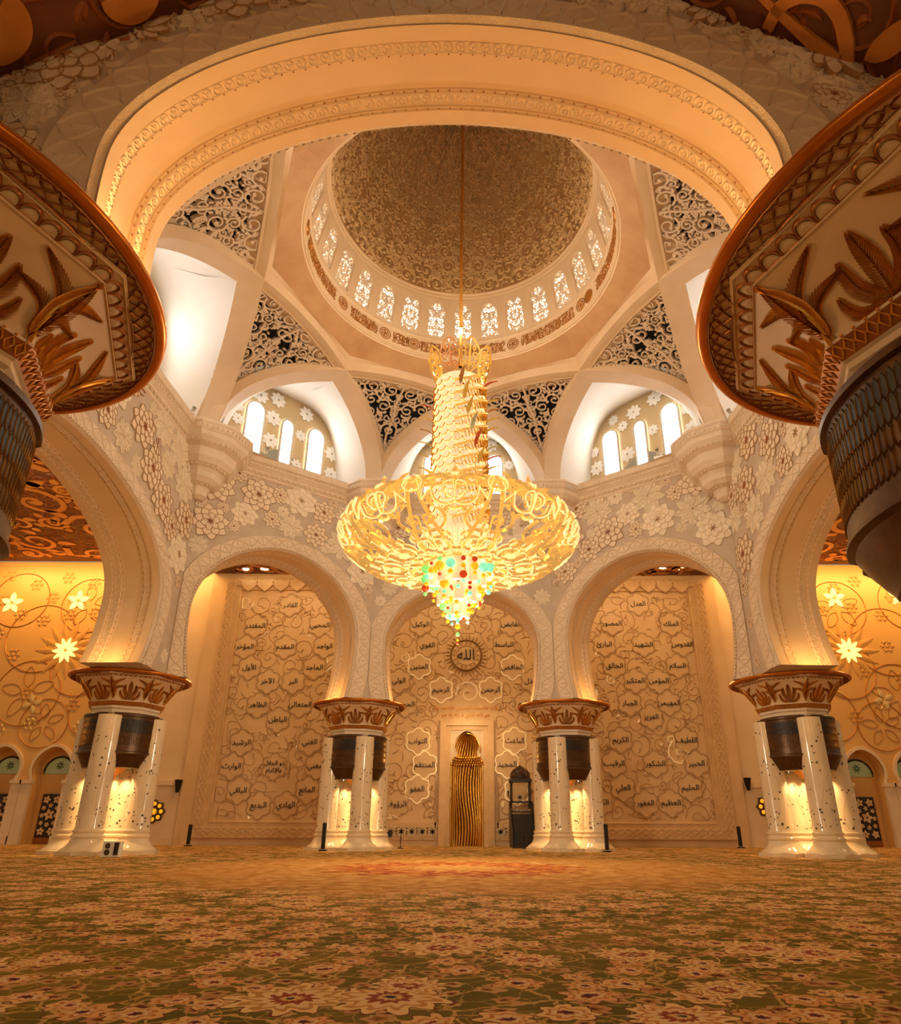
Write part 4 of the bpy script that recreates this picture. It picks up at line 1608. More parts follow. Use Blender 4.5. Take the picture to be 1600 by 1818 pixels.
def col_map(uv, h):
    a = uv[:, 0] / CR_
    r = CR_ + h
    return np.stack([np.cos(a) * r, np.sin(a) * r, uv[:, 1]], 1)


INL = []
for q in range(3):
    R = random.Random(400 + q)
    m_ = MB()
    S, W = [], []
    n = 0
    while n < 95:
        z = 1.05 + (R.random() ** 1.7) * 4.0
        p = (R.uniform(0, 2 * PI * CR_), z)
        if R.random() < .28:
            for k in range(5):
                S_, W_ = leaf_stroke(p, k * 2 * PI / 5 + .3, .06, 0, .016)
                S.append(S_[::3]); W.append(W_[::3])
        else:
            S_, W_ = leaf_stroke(p, R.uniform(0, 6.28), R.uniform(.07, .12), R.uniform(-.6, .6), .02)
            S.append(S_[::3]); W.append(W_[::3])
        n += 1
    m_.ribbons(S, W, col_map, .006, base=.002, m=0)
    S, W = [], []
    for j in range(5):
        z = np.linspace(1.05, R.uniform(2.6, 4.8), NS)
        x = 2 * PI * CR_ * j / 5 + .16 * np.sin(z * R.uniform(1.6, 2.6) + j)
        S.append(np.stack([x, z], 1)); W.append(np.full(NS, .006))
    m_.ribbons(S, W, col_map, .004, base=.001, m=1)
    INL.append(meshof('flower_inlay', m_, ['inlay', 'vine_inlay']))

# bronze ventilation grille between two columns
VR = 1.5
VA = 0.66
ve = MB()
VP = [(VR - .32, 5.42), (VR + .02, 5.42), (VR + .05, 5.38), (VR + .05, 5.3), (VR, 5.28), (VR, 3.96), (VR + .04, 3.93), (VR + .04, 3.88), (VR - .02, 3.84), (VR - .12, 3.62), (VR - .2, 3.48), (VR - .24, 3.4), (VR - .26, 3.34), (.6, 3.34)]
VP = [(r, z if z > 5 else z - .06) for r, z in VP]
ve.lathe(VP, 18, a0=-VA, a1=VA)
for a in (-VA, VA):
    pr = np.array(VP)
    v = np.stack([pr[:, 0] * math.cos(a), pr[:, 0] * math.sin(a), pr[:, 1]], 1)
    c = np.array([(.6 * math.cos(a), .6 * math.sin(a), 4.4)])
    ve.add(np.vstack([v, c]), t=[(i, i + 1, len(v)) for i in range(len(v) - 1)])
me_vent = meshof('vent_housing', ve, 'bronze', 0.5)
vs_, vl_ = MB(), MB()


def vent_map(uv, h):
    a = uv[:, 0] / VR
    r = VR + h
    return np.stack([np.cos(a) * r, np.sin(a) * r, uv[:, 1]], 1)


cellw, cellh = .07, .34
ncol = int(2 * VA * VR / cellw)
SS = []
for row in range(10):
    z0 = 5.22 - row * (cellh * .78)
    if z0 - cellh < 3.95:
        break
    for j in range(ncol):
        x = -VA * VR + (j + .5 + (row % 2) * .5) * cellw
        if x > VA * VR - cellw * .4:
            continue
        hh, ww = cellh * .5, cellw * .46
        z = z0 - hh
        P = np.array([(x, z + hh * .98), (x + ww * .75, z + hh * .72), (x + ww, z + hh * .45), (x + ww, z - hh * .45), (x + ww * .75, z - hh * .72), (x, z - hh * .98),
                      (x - ww * .75, z - hh * .72), (x - ww, z - hh * .45), (x - ww, z + hh * .45), (x - ww * .75, z + hh * .72)])
        S_, W_ = closed_strokes(P, .004)
        SS.append(S_[0][::2])
        if row in (0, 1):
            vs_.fan(P * [1, 1], vent_map, .004, side=False)
vl_.ribbons(SS, np.full((len(SS), 8), .0045), vent_map, .012)
for j in range(34):
    a = -VA + 2 * VA * (j + .5) / 34
    zz = np.array([3.82, 3.62, 3.48, 3.42])
    rr = np.array([VR - .03, VR - .125, VR - .205, VR - .235]) + .006
    vl_.tube(np.stack([rr * math.cos(a), rr * math.sin(a), zz], 1), .006, 3)
me_vslot = meshof('vent_slots', vs_, 'black')
me_vline = meshof('vent_tiles', vl_, 'bronze_line')
pen = MB()
pen.lathe([(.46, 3.34), (.47, 3.3), (.4, 3.24), (.25, 3.12), (.1, 3.0), (.05, 2.9), (0, 2.86)], 8)
me_pen = meshof('pendant', pen, 'gold_leaf', 0.4)
lm = MB()
lm.lathe([(.0, 3.3), (.07, 3.3), (.08, 3.335)], 10)
me_lamp = meshof('downlight', lm, 'bulb')

CL_LAB = {'L': ('four-column marble cluster with gilded palm capital on the left, white box at its foot', -85),
          'R': ('four-column marble cluster with gilded palm capital on the right, beside the star door', -95),
          'CL': ('smaller four-column marble cluster left of the golden niche', -65),
          'CR': ('smaller four-column marble cluster right of the dark wooden pulpit', -115),
          'NL': ('huge near palm capital cut off by the left edge of the picture', -45),
          'NR': ('huge near palm capital with bronze grille cut off by the right edge', -135),
          'ML': ('marble cluster out at the far left behind the near capital', -80),
          'MR': ('marble cluster out at the far right behind the near capital', -100)}
for key, (lab, al) in CL_LAB.items():
    x, y = CORN[key]
    near_ = key in ('NL', 'NR')
    root = tag(empty('column_cluster', (x, y, 0)), lab, 'column', 'column clusters around the octagon', 'thing')
    if near_:
        root.scale = (1.25, 1.25, 1.06) if key == 'NL' else (1.37, 1.37, 1.06)
    cr_ = (.95 if key == 'NL' else .7) if near_ else 1.3
    al = math.radians(al)
    ca_ = put('capital', me_cap, root, rot=(0, 0, al + PI / 8))
    put('rim', me_rim, ca_)
    struct(put('palm_leaflets', me_fl, ca_), 'stuff')
    put('palm_ribs', me_fs, ca_)
    put('scallop_border', me_sc, ca_)
    struct(put('filigree_border', me_fi, ca_), 'stuff')
    ne = put('neck', me_neck, root, rot=(0, 0, al + PI / 8))
    put('gold_band', me_gband, ne)
    struct(put('band_relief', me_gbeads, ne), 'stuff')
    for k in range(4):
        a = al + k * PI / 2
        c = put('column', me_shaft, root, loc=(cr_ * math.cos(a), cr_ * math.sin(a), 0), rot=(0, 0, k * 1.3 + x))
        put('base', me_base, c)
        struct(put('flower_inlay', INL[k % 3], c), 'stuff')
        a2 = a + PI / 4
        v = put('vent_grille', me_vent, root, rot=(0, 0, a2))
        struct(put('vent_slots', me_vslot, v), 'stuff')
        struct(put('vent_tiles', me_vline, v), 'stuff')
        if key in ('L', 'R', 'CL', 'CR'):
            lx, ly = x + .72 * math.cos(a2), y + .72 * math.sin(a2)
            put('downlight', me_lamp, v, loc=(.72, 0, 0))
            light('column_lamp', 'SPOT', (lx, ly, 3.25), 190, WARM, .06, to=(lx - .15 * math.cos(a2), ly - .15 * math.sin(a2), 0), spot=1.9, blend=.6)
    put('pendant', me_pen, root)

# ================================================================== QIBLA WALL
def ray(px, py):
    a, b = px - CX, py - CY
    x = a * math.cos(ROLL) + b * math.sin(ROLL)
    y2 = -a * math.sin(ROLL) + b * math.cos(ROLL)
    x, z = x / F_PX, -y2 / F_PX
    return np.array([x, math.cos(PITCH) - z * math.sin(PITCH), math.sin(PITCH) + z * math.cos(PITCH)])


def at(px, py, Y):
    d = ray(px, py)
    return CAM + d * (Y - CAM[1]) / d[1]


QW = plane_map((0, YQ, 0), (1, 0, 0), (0, 0, 1), (0, -1, 0))
MX = 0.28                 # axis of the prayer niche
mb = MB()
# wall around the opening of the niche (niche opening x MX-1.1..MX+1.1, z 0..7)
gx0, gx1, gz = MX - 1.05, MX + 1.05, 6.95
for (x0, x1, z0, z1) in ((-17.6, gx0, 0, ZC), (gx1, 17.6, 0, ZC), (gx0, gx1, gz, ZC)):
    mb.add([(x0, YQ, z0), (x1, YQ, z0), (x1, YQ, z1), (x0, YQ, z1)], [(0, 1, 2, 3)])
for sg in (-1, 1):
    mb.add([(sg * 17.6, YQ, 0), (sg * 17.6, YQ + 1.0, 0), (sg * 17.6, YQ + 1.0, ZC), (sg * 17.6, YQ, ZC)], [(0, 1, 2, 3)])
qw = struct(obj('wall_qibla', mb, 'qibla'))

# three framed fields
PAN = {'left': (-15.55, -5.9), 'centre': (-5.6, 5.9), 'right': (5.9, 15.75)}
for nm, (x0, x1) in PAN.items():
    fr = MB()
    z0, z1 = .95, 16.5
    if nm == 'left':
        x1 = -5.4
    if nm == 'right':
        x0 = 5.4
    if nm == 'centre':
        for (a0, a1) in ((x0, MX - 1.75), (MX + 1.75, x1)):
            for zz0, zz1, h in ((1.05, 1.35, .12), (.35, .95, .08)):
                fr.add(QW(np.array([(a0, zz0), (a1, zz0), (a1, zz1), (a0, zz1)]), np.full(4, h)), [(0, 1, 2, 3)])
                fr.add(np.vstack([QW(np.array([(a0, zz1), (a1, zz1)]), np.full(2, h)), QW(np.array([(a0, zz1), (a1, zz1)]), np.zeros(2))]), [(0, 1, 3, 2)])
        obj('skirting_band', fr, 'qibla_frame', qw)
        continue
    sg = -1 if nm == 'left' else 1
    xo = x0 if sg < 0 else x1
    xi = x1 if sg < 0 else x0
    # stepped frame: outer edge, carved border, inner lip
    steps = [(1.05, .42, .0), (1.0, .42, .22), (.35, 1.05, .22), (.3, 1.05, .1), (.05, 1.3, .1), (0, 1.3, .16), (-.08, 1.36, .16), (-.1, 1.4, .0)]
    A = []
    for dx, zz, h in steps:
        top = 16.5 + dx * .75
        pts = np.array([(xi, zz), (xo + sg * dx, zz), (xo + sg * dx, top), (xi, top)])
        A.append(QW(pts, np.full(4, h)))
    fr.grid(np.stack(A, 1), flip=(sg > 0))
    f_ = obj('panel_frame', fr, 'qibla_frame', qw)
    # lacy relief along the border
    S, W = [], []
    path = [((xi, .75), (xo + sg * .67, .75)), ((xo + sg * .67, .75), (xo + sg * .67, 17.0)), ((xo + sg * .67, 17.0), (xi, 17.0))]
    for p, q in path:
        p, q = np.array(p), np.array(q)
        L = np.linalg.norm(q - p); d = (q - p) / L; nn = np.array([-d[1], d[0]])
        n0 = int(L / .5)
        for j in range(n0):
            c = p + d * (j + .5) * L / n0
            t = np.linspace(0, 1, NS)
            for s1 in (-1, 1):
                for s2 in (-1, 1):
                    S.append(c + np.outer(s1 * .25 * np.sin(PI * t), d) + np.outer(s2 * .28 * t, nn)); W.append(np.full(NS, .022))
            S_, W_ = leaf_stroke(c - nn * .12, math.atan2(nn[1], nn[0]), .26, 0, .06); S.append(S_); W.append(W_)
    m_ = MB(); m_.ribbons(S, W, QW, .27, base=.22)
    struct(obj('border_relief', m_, 'qibla_relief', f_), 'stuff')
    # crested lambrequin along the top
    cr = MB()
    for j in range(9):
        x = xi + (xo - xi) * (j + .5) / 9
        P = np.array([(x - .55, 17.1), (x - .5, 16.72), (x - .3, 16.5), (x, 16.3), (x + .3, 16.5), (x + .5, 16.72), (x + .55, 17.1)])
        cr.fan(P, QW, .3, .03, base=.1)
    obj('crest', cr, 'qibla_frame', f_)

# lobed medallions with the names in black
ME = MB()
t = np.linspace(0, 2 * PI, 60, endpoint=False)
rad = .86 + .15 * np.abs(np.cos(3 * (t - PI / 2))) ** 1.5 - .05 * np.abs(np.sin(3 * (t - PI / 2))) ** 8
MP = np.stack([rad * np.cos(t), rad * np.sin(t)], 1)
MP[np.argmin(MP[:, 1])] *= 1.06
MP[:, 0] *= 1.04


def med_mesh(m2):
    b = MB()
    b.fan(MP * .93, XY, .045, side=True)
    S, W = closed_strokes(MP, .045)
    b.ribbons(S, W, XY, .06, kind='box', base=.0, m=1)
    b.fan(MP, XY, .03, side=True, m=0)
    return meshof('medallion', b, ['qibla', m2])


me_med, me_medp = med_mesh('qibla_vine'), med_mesh('pearl')
NAMES = [('القادر', 517, 1076), ('المقتدر', 455, 1113), ('المؤخر', 437, 1150), ('الأول', 445, 1187), ('الآخر', 478, 1211), ('البر', 523, 1211),
         ('الظاهر', 461, 1253), ('المتعالي', 535, 1252), ('المقدم', 508, 1150), ('المحيي', 569, 1111), ('الواجد', 578, 1148), ('الماجد', 560, 1186),
         ('الباطن', 496, 1279), ('الرشيد', 432, 1320), ('الغني', 553, 1318), ('الوارث', 415, 1362), ('المغني', 566, 1360), ('ذو الجلال', 490, 1362),
         ('الباقي', 427, 1405), ('المانع', 549, 1403), ('البديع', 463, 1431), ('الهادي', 511, 1430), ('الضار', 590, 1430),
         ('الوكيل', 748, 1108), ('القابض', 908, 1107), ('القوي', 760, 1145), ('الباسط', 896, 1143), ('المتين', 746, 1183), ('الخافض', 911, 1183),
         ('الولي', 710, 1208), ('المذل', 947, 1207), ('الرحيم', 785, 1224), ('الرحمن', 873, 1223), ('الحميد', 722, 1250), ('العليم', 936, 1247),
         ('التواب', 745, 1315), ('الباعث', 916, 1313), ('المنتقم', 757, 1357), ('المجيد', 903, 1355), ('العفو', 744, 1400), ('الرؤوف', 707, 1427), ('الحكيم', 957, 1424), ('', 921, 1402),
         ('العدل', 1133, 1069), ('المصور', 1087, 1104), ('الملك', 1192, 1104), ('البارئ', 1074, 1141), ('الشهيد', 1143, 1141), ('القدوس', 1212, 1140), ('الخالق', 1092, 1179),
         ('السلام', 1204, 1178), ('المتكبر', 1129, 1205), ('المؤمن', 1171, 1205), ('الجبار', 1120, 1245), ('المهيمن', 1189, 1244), ('العزيز', 1158, 1269),
         ('الكريم', 1104, 1310), ('اللطيف', 1221, 1310), ('الرقيب', 1093, 1352), ('الشكور', 1166, 1352), ('الخبير', 1239, 1351), ('العلي', 1109, 1395),
         ('الحليم', 1228, 1394), ('الغفور', 1149, 1422), ('العظيم', 1194, 1421), ('الكبير', 1070, 1421)]
PEARL = {'الرحيم', 'الرحمن', 'التواب', 'الباعث', 'المنتقم', 'المجيد', 'العفو', 'المتين', 'الخافض', ''}
FRONT = Matrix.Rotation(PI / 2, 4, 'X')
MEDPOS = []
for nm, px, py in NAMES:
    p = at(px, py, YQ)
    x, z = p[0], p[2] - .05
    MEDPOS.append((x, z))
    o = put('name_medallion', me_medp if nm in PEARL else me_med, qw, mtx=Matrix.Translation((x, YQ, z)) @ FRONT @ Matrix.Diagonal((.78, .82, 1, 1)))
    if nm == 'ذو الجلال':
        for w_, dz in (('ذو الجلال', .2), ('والإكرام', -.22)):
            put('lettering', text_mesh(w_, .36, 'ink'), qw, mtx=Matrix.Translation((x, YQ - .07, z + dz)) @ FRONT)
    elif nm:
        put('lettering', text_mesh(nm, .47, 'ink'), qw, mtx=Matrix.Translation((x, YQ - .07, z)) @ FRONT)
# gold verse above the niche
for w_, py, sz in (('ولله الأسماء الحسنى فادعوه بها', 1257, .34), ('هو الله الذي لا إله إلا هو', 1269.5, .34)):
    p = at(828, py, YQ)
    put('gold_verse', text_mesh(w_, sz, 'gold_ink', .03), qw, mtx=Matrix.Translation((MX - .1, YQ - .08, p[2])) @ FRONT)
# sun disc with the divine name
p = at(829, 1164, YQ)
AX, AZ = p[0], p[2]
sd_ = MB()
fmA = plane_map((AX, YQ, AZ), (1, 0, 0), (0, 0, 1), (0, -1, 0))
th = np.linspace(0, 2 * PI, 48, endpoint=False)
circ = np.stack([np.cos(th), np.sin(th)], 1)
sd_.fan(circ * 1.0, fmA, .07)
for r, w in ((.98, .07), (.66, .03), (1.08, .03)):
    S, W = circle_strokes([(0, 0, r)], w)
    sd_.ribbons(S, W, fmA, .13, m=1)
S, W = [], []
for k in range(32):
    a = 2 * PI * k / 32
    S_, W_ = leaf_stroke((1.1 * math.cos(a), 1.1 * math.sin(a)), a, .42 if k % 2 else .3, .5 if k % 2 else 0, .06)
    S.append(S_); W.append(W_)
sd_.ribbons(S, W, fmA, .08, m=1)
S, W = [], []
for k in range(16):
    a = 2 * PI * k / 16
    s_ = spiral_stroke((.82 * math.cos(a), .82 * math.sin(a)), .12, a, 1.2, 1 if k % 2 else -1, .02)
    S.append(s_[0]); W.append(s_[1])
sd_.ribbons(S, W, fmA, .11, base=.07, m=1)
obj('sun_disc', sd_, ['qibla', 'qibla_vine'], qw)
put('lettering', text_mesh('الله', .95, 'ink', .03), qw, mtx=Matrix.Translation((AX, YQ - .12, AZ)) @ FRONT)

# vines of the three fields
MEDA = np.array(MEDPOS)


def in_field(p):
    ok = (((p[:, 0] > -15.45) & (p[:, 0] < -5.5)) | ((p[:, 0] > 5.5) & (p[:, 0] < 15.65)) | (np.abs(p[:, 0]) < 5.5)) & (p[:, 1] > 1.5) & (p[:, 1] < 16.1)
    ok &= ~((np.abs(p[:, 0] - MX) < 1.85) & (p[:, 1] < 8.75))
    ok &= np.hypot(p[:, 0] - AX, p[:, 1] - AZ) > 1.5
    d = np.sqrt(((p[:, None] - MEDA[None]) ** 2).sum(2)).min(1)
    return ok & (d > .74)


R = random.Random(31)
S, W = arabesque(in_field, (-15.5, 1.4, 15.7, 16.1), [(.85, 1500), (.55, 2500), (.34, 4000)], .04, R, leafy=.75, overlap=.78)
idx = np.arange(len(S))
sel = np.array([R.random() < .05 for _ in idx])
S, W = upsample(S, W, 2)
m_ = MB(); m_.ribbons(S[~sel], W[~sel] * .55, QW, .045)
struct(obj('vine_relief', m_, 'qibla_vine', qw), 'stuff')
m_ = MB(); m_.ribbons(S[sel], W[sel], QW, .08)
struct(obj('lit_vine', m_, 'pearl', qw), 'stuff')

# skirting of gilded open-work on both sides of the niche
for x0, x1 in ((-5.3, MX - 1.75), (MX + 1.75, 5.4)):
    S, W = [], []
    n0 = int((x1 - x0) / .6)
    for j in range(n0):
        c = np.array([x0 + (j + .5) * (x1 - x0) / n0, .82])
        for q in range(6):
            S_, W_ = leaf_stroke(c, q * PI / 3 + .52, .42, .9, .05); S.append(S_); W.append(W_)
            S_, W_ = leaf_stroke(c, q * PI / 3 + .52, .42, -.9, .05); S.append(S_); W.append(W_)
    m_ = MB(); m_.ribbons(S, W, QW, .16, kind='box', base=.06)
    struct(obj('openwork_skirting', m_, 'glitter', qw), 'stuff')

# ------------------------------------------------------------------ the prayer niche
mi = empty('prayer_niche', (MX, YQ, 0))
tag(mi, 'tall golden prayer niche of wavy ribs in the centre of the back wall', 'prayer niche', kind='thing')
# marble surround
su = MB()
X2 = plane_map((0, 0, 0), (1, 0, 0), (0, 0, 1), (0, -1, 0))
for a, b, h0, h1, zt in ((1.72, 1.35, .0, .3, 7.55), (1.35, 1.05, .3, .14, 7.2)):
    for sg in (-1, 1):
        su.box((sg * (a + b) / 2, -h1 / 2, zt / 2), (a - b, h1, zt))
    su.box((0, -h1 / 2, zt - (a - b) / 2), (2 * b, h1, a - b))
obj('surround', su, 'qibla_frame', mi)
# arch plate: keyhole opening cut in a flat plate
kh = []
for tq in np.linspace(-.62, PI + .62, 25):
    kh.append((.80 * math.cos(tq), 5.95 + .80 * math.sin(tq) + (.12 * max(0, math.sin(tq)) ** 6)))
key = np.array([(.98, 0.0), (.98, 3.0), (.98, 4.9), (.8, 5.05), (.72, 5.25)] + kh + [(-.72, 5.25), (-.8, 5.05), (-.98, 4.9), (-.98, 3.0), (-.98, 0.0)])
rc = []
for (x, z) in key:
    if z <= 5.05:
        rc.append((1.06 * np.sign(x), z))
    else:
        dx, dz = x, z - 5.2
        t = min(1.06 / abs(dx) if abs(dx) > 1e-6 else 9e9, (7.0 - 5.2) / dz if dz > 1e-6 else 9e9)
        rc.append((dx * t, 5.2 + dz * t))
rc = np.array(rc)
for c in ((1.06, 7.0), (-1.06, 7.0)):
    rc[np.argmin(np.abs(rc - c).sum(1))] = c
pl = MB()
hz = np.zeros(len(key))
pl.grid(np.stack([X2(key, hz + .06), X2(rc, hz + .06)], 1))
pl.grid(np.stack([X2(key, hz + .06), X2(key, hz - .25)], 1))
obj('arch_plate', pl, 'stone_fine', mi)
ol = MB()
kk = key[4:-4]
ol.tube(X2(kk, np.full(len(kk), .08)), .035, 6)
obj('arch_moulding', ol, 'stone', mi)
# golden interior: wavy vertical ribs on a half cylinder, ribbed dome above
gi = MB()
gi.lathe([(1.06, 0), (1.06, 7.0)], 20, a0=0.05, a1=PI - .05)
obj('niche_back', gi, 'gold_leaf_dark', mi)
NRB = 17
for k in range(NRB):
    a = PI * (k + .5) / NRB
    z = np.linspace(0, 4.92, 26)
    aa = a + .13 * np.sin(z / 4.9 * 2 * PI * .95 + .4) * np.sin(a)
    mbk = MB()
    mbk.tube(np.stack([-1.0 * np.cos(aa), .98 * np.sin(aa) - .12, z], 1), .075, 7)
    obj('golden_rib', mbk, 'gold', mi, smooth=True)
    for row, (z0, rr) in enumerate(((4.78, .98), (4.93, .92), (5.08, .86), (5.2, .82))):
        pass
cu = MB()
for row, (z0, rr) in enumerate(((4.8, .99), (4.95, .95), (5.1, .88), (5.24, .82))):
    for k in range(NRB):
        a = PI * (k + .5 + .5 * (row % 2)) / NRB
        c = (-rr * math.cos(a), rr * math.sin(a) * .9 - .15, z0)
        cu.lathe([(.02, .1), (.07, .08), (.08, .0), (.075, -.08), (.0, -.1)], 7, c=c)
obj('honeycomb_tier', cu, 'gold', mi, smooth=True)
for k in range(15):
    a = PI * (k + .5) / 15
    t = np.linspace(0, 1, 18)
    th = t * PI * .5
    tw = a + .45 * t * (1 - .3 * t)
    r = .88 * np.cos(th) ** .8
    mbk = MB()
    mbk.tube(np.stack([-r * np.cos(tw), np.abs(r * np.sin(tw)) * .85 - .05, 5.35 + 1.35 * np.sin(th)], 1), .075 * (1 - .6 * t) + .012, 6)
    obj('dome_rib', mbk, 'gold', mi, smooth=True)
for sg in (-1, 1):
    m_ = MB(); m_.box((sg * 1.92, -.06, 2.4), (.1, .12, 2.7))
    obj('side_rail', m_, 'qibla_vine', mi)
# fill light added to brighten the golden niche, no fitting there
light('niche_fill', 'AREA', (MX, YQ - 3.2, 7.6), 120, WARM, .8, to=(MX, YQ, 2.8))

# ------------------------------------------------------------------ pulpit
mn = tag(empty('pulpit', (3.55, YQ - 2.2, 0)), 'dark wooden domed pulpit with stairs beside the golden niche', 'pulpit', kind='thing')
W2 = .62
b = MB()
for k in range(9):
    zt = .2 * (k + 1)
    b.box((0, -1.3 + .24 * k, zt / 2), (W2 * 2, .24, zt))
obj('stairs', b, 'dark_wood', mn)
for k in range(9):
    b = MB(); b.box((0, -1.32 + .24 * k, .2 * (k + 1) + .012), (W2 * 1.84, .27, .03)); obj('tread', b, 'black', mn)
for sg in (-1, 1):
    b = MB()
    P = np.array([(-1.45, 0), (-1.45, .75), (.85, 2.55), (1.5, 2.55), (1.5, 0)])
    fmS = plane_map((sg * (W2 + .02), 0, 0), (0, 1, 0), (0, 0, 1), (sg, 0, 0))
    b.fan(P, fmS, .06, side=True, base=0)
    b.fan(P[::-1], fmS, -.02, side=False)
    sp = obj('side_panel', b, 'dark_wood', mn)
    b = MB(); b.box((sg * .56, .78, 3.05), (.1, .1, 1.25)); obj('post', b, 'dark_wood', mn)
    b = MB(); b.lathe([(.05, 2.5), (.08, 2.53), (.05, 2.6), (.06, 3.0), (.05, 3.4), (.08, 3.55), (.1, 3.66)], 8, c=(sg * .56, .66, 0)); obj('baluster', b, 'dark_wood', mn, smooth=True)
    b = MB(); b.box((sg * .56, 1.45, 2.9), (.1, .1, 1.5)); obj('post', b, 'dark_wood', mn)
b = MB(); b.box((0, .72, 2.5), (W2 * 2, .08, .1)); b.box((0, .72, 1.95), (W2 * 2, .06, .08)); obj('rail', b, 'black', mn)
b = MB()
fmP = plane_map((0, .7, 0), (1, 0, 0), (0, 0, 1), (0, -1, 0))
S, W = [], []
for sx in (-1, 1):
    for (cx_, cz_, r) in ((.28, 2.32, .16), (.14, 2.12, .12), (.42, 2.1, .12)):
        s_ = spiral_stroke((sx * cx_, cz_), r, 1.0, 1.4, sx, .022); S.append(s_[0]); W.append(s_[1])
b.ribbons(S, W, fmP, .03, kind='lat', base=0)
obj('lattice_gate', b, 'wood_lattice', mn)
b = MB(); b.box((0, 1.05, 3.72), (W2 * 2.2, 1.1, .14)); b.box((0, 1.05, 3.82), (W2 * 2.0, 1.0, .1)); obj('cornice', b, 'dark_wood', mn)
b = MB(); b.lathe([(.58, 3.86), (.6, 3.95), (.58, 4.1), (.48, 4.3), (.32, 4.46), (.12, 4.58), (.02, 4.66)], 20, c=(0, 1.05, 0)); dm = obj('dome', b, 'dark_wood', mn, smooth=True)
b = MB()
R = random.Random(8)


def pd_map(uv, h):
    a, t = uv[:, 0] / .6, uv[:, 1] / .75
    r = np.interp(t, [0, .3, .6, .85, 1], [.6, .57, .44, .22, .05]) + h
    return np.stack([r * np.cos(a), r * np.sin(a) + 1.05, 3.95 + .68 * t], 1)


S, W = arabesque(lambda p: (p[:, 1] > 0) & (p[:, 1] < .68), (0, 0, 3.77, .68), [(.13, 260)], .015, R)
b.ribbons(S, W, pd_map, .03)
struct(obj('dome_lattice', b, 'wood_lattice', dm), 'stuff')
b = MB(); b.lathe([(.03, 4.62), (.05, 4.7), (.02, 4.76), (.03, 4.82), (.01, 4.9)], 8, c=(0, 1.05, 0))
S, W = [], []
a = np.linspace(-.9, PI + .9, 12)
b.tube(np.stack([.07 * np.cos(a), 0 * a + 1.05, 4.98 + .07 * np.sin(a)], 1), .012, 5)
obj('crescent_finial', b, 'gold_leaf', mn)
b = MB(); b.box((-.05, .8, 2.78), (.2, .1, .16)); b.tube([(-.05, .8, 2.55), (-.05, .8, 2.75)], .015, 5); obj('microphone', b, 'black', mn)
b = MB()
b.box((-.78, .3, 2.95), (.1, .14, .34)); b.tube([(-.62, .7, 2.6), (-.74, .4, 2.85)], .02, 5); obj('loudspeaker', b, 'black', mn)

# ================================================================== CHANDELIER
CH = tag(empty('chandelier', (VC[0], VC[1], 0)), 'huge golden scrollwork chandelier with glowing shaft and coloured glass balls', 'chandelier', kind='thing')
b = MB(); b.tube([(0, 0, 18.2), (0, 0, 26), (0, 0, ZD + HD)], .075, 10)
obj('rod', b, 'gold', CH, smooth=True)
BR = 1.0
ZB0, ZB1 = 10.0, 17.3
b = MB(); b.lathe([(BR * 1.04, ZB0), (BR * 1.03, 12), (BR * .97, 15), (BR * .95, ZB1), (.6, ZB1 + .1), (0, ZB1 + .12)], 48)
obj('shaft', b, 'glow_tile', CH, smooth=0.6)


def body_map(uv, h):
    a = uv[:, 0] / BR
    r = np.interp(uv[:, 1], [ZB0, 12, 15, ZB1], [1.04, 1.03, .97, .95]) * BR + h
    return np.stack([np.cos(a) * r, np.sin(a) * r, uv[:, 1]], 1)


# scale-like glass tiles edged in gold
SS = []
cw, chh = 2 * PI * BR / 18, .34
row = 0
z = 11.2
tiles = MB()
while z < ZB1 - .15:
    for j in range(18):
        x = (j + .5 * (row % 2)) * cw + row * .03
        P = np.array([(x - cw / 2, z + .05), (x - cw / 4, z - .1), (x + cw / 4, z - .1), (x + cw / 2, z + .05)])
        SS.append(np.stack([np.interp(np.linspace(0, 3, 8), range(4), P[:, 0]), np.interp(np.linspace(0, 3, 8), range(4), P[:, 1])], 1))
        tiles.add(body_map(np.array([(x - cw / 2, z + .05), (x - cw / 4, z - .1), (x + cw / 4, z - .1), (x + cw / 2, z + .05), (x + cw / 4, z + chh * .9), (x - cw / 4, z + chh * .9)]),
                           np.array([.05, .07, .07, .05, .012, .012])), [(0, 1, 2, 3), (0, 3, 4, 5)])
    z += chh
    row += 1
struct(obj('glass_tiles', tiles, 'glow_tile', CH), 'stuff')
b = MB(); b.ribbons(SS, np.full((len(SS), 8), .011), body_map, .095, base=.05)
struct(obj('tile_edges', b, 'gold', CH), 'stuff')
# spiral bands on the right-hand side of the shaft
for k in range(11):
    z0 = 11.0 + k * .58
    t = np.linspace(0, 1, 20)
    a = -1.75 + 2.3 * t
    uv = np.stack([a * BR, z0 + 1.35 * t ** 1.3], 1)
    uv = uv[uv[:, 1] < ZB1]
    if len(uv) < 4:
        continue
    b = MB()
    b.tube(body_map(uv, np.full(len(uv), .1)), .045, 6)
    obj('spiral_band', b, 'glow_gold', CH, smooth=True)
    b = MB()
    SSp = np.array([np.stack([np.linspace(p[0], p[0] + .08, 4), np.linspace(p[1], p[1] - .3, 4)], 1) for p in uv[::1]])
    b.ribbons(SSp, np.full((len(SSp), 4), .012), body_map, .11, base=.03)
    struct(obj('band_spokes', b, 'gold', CH), 'stuff')


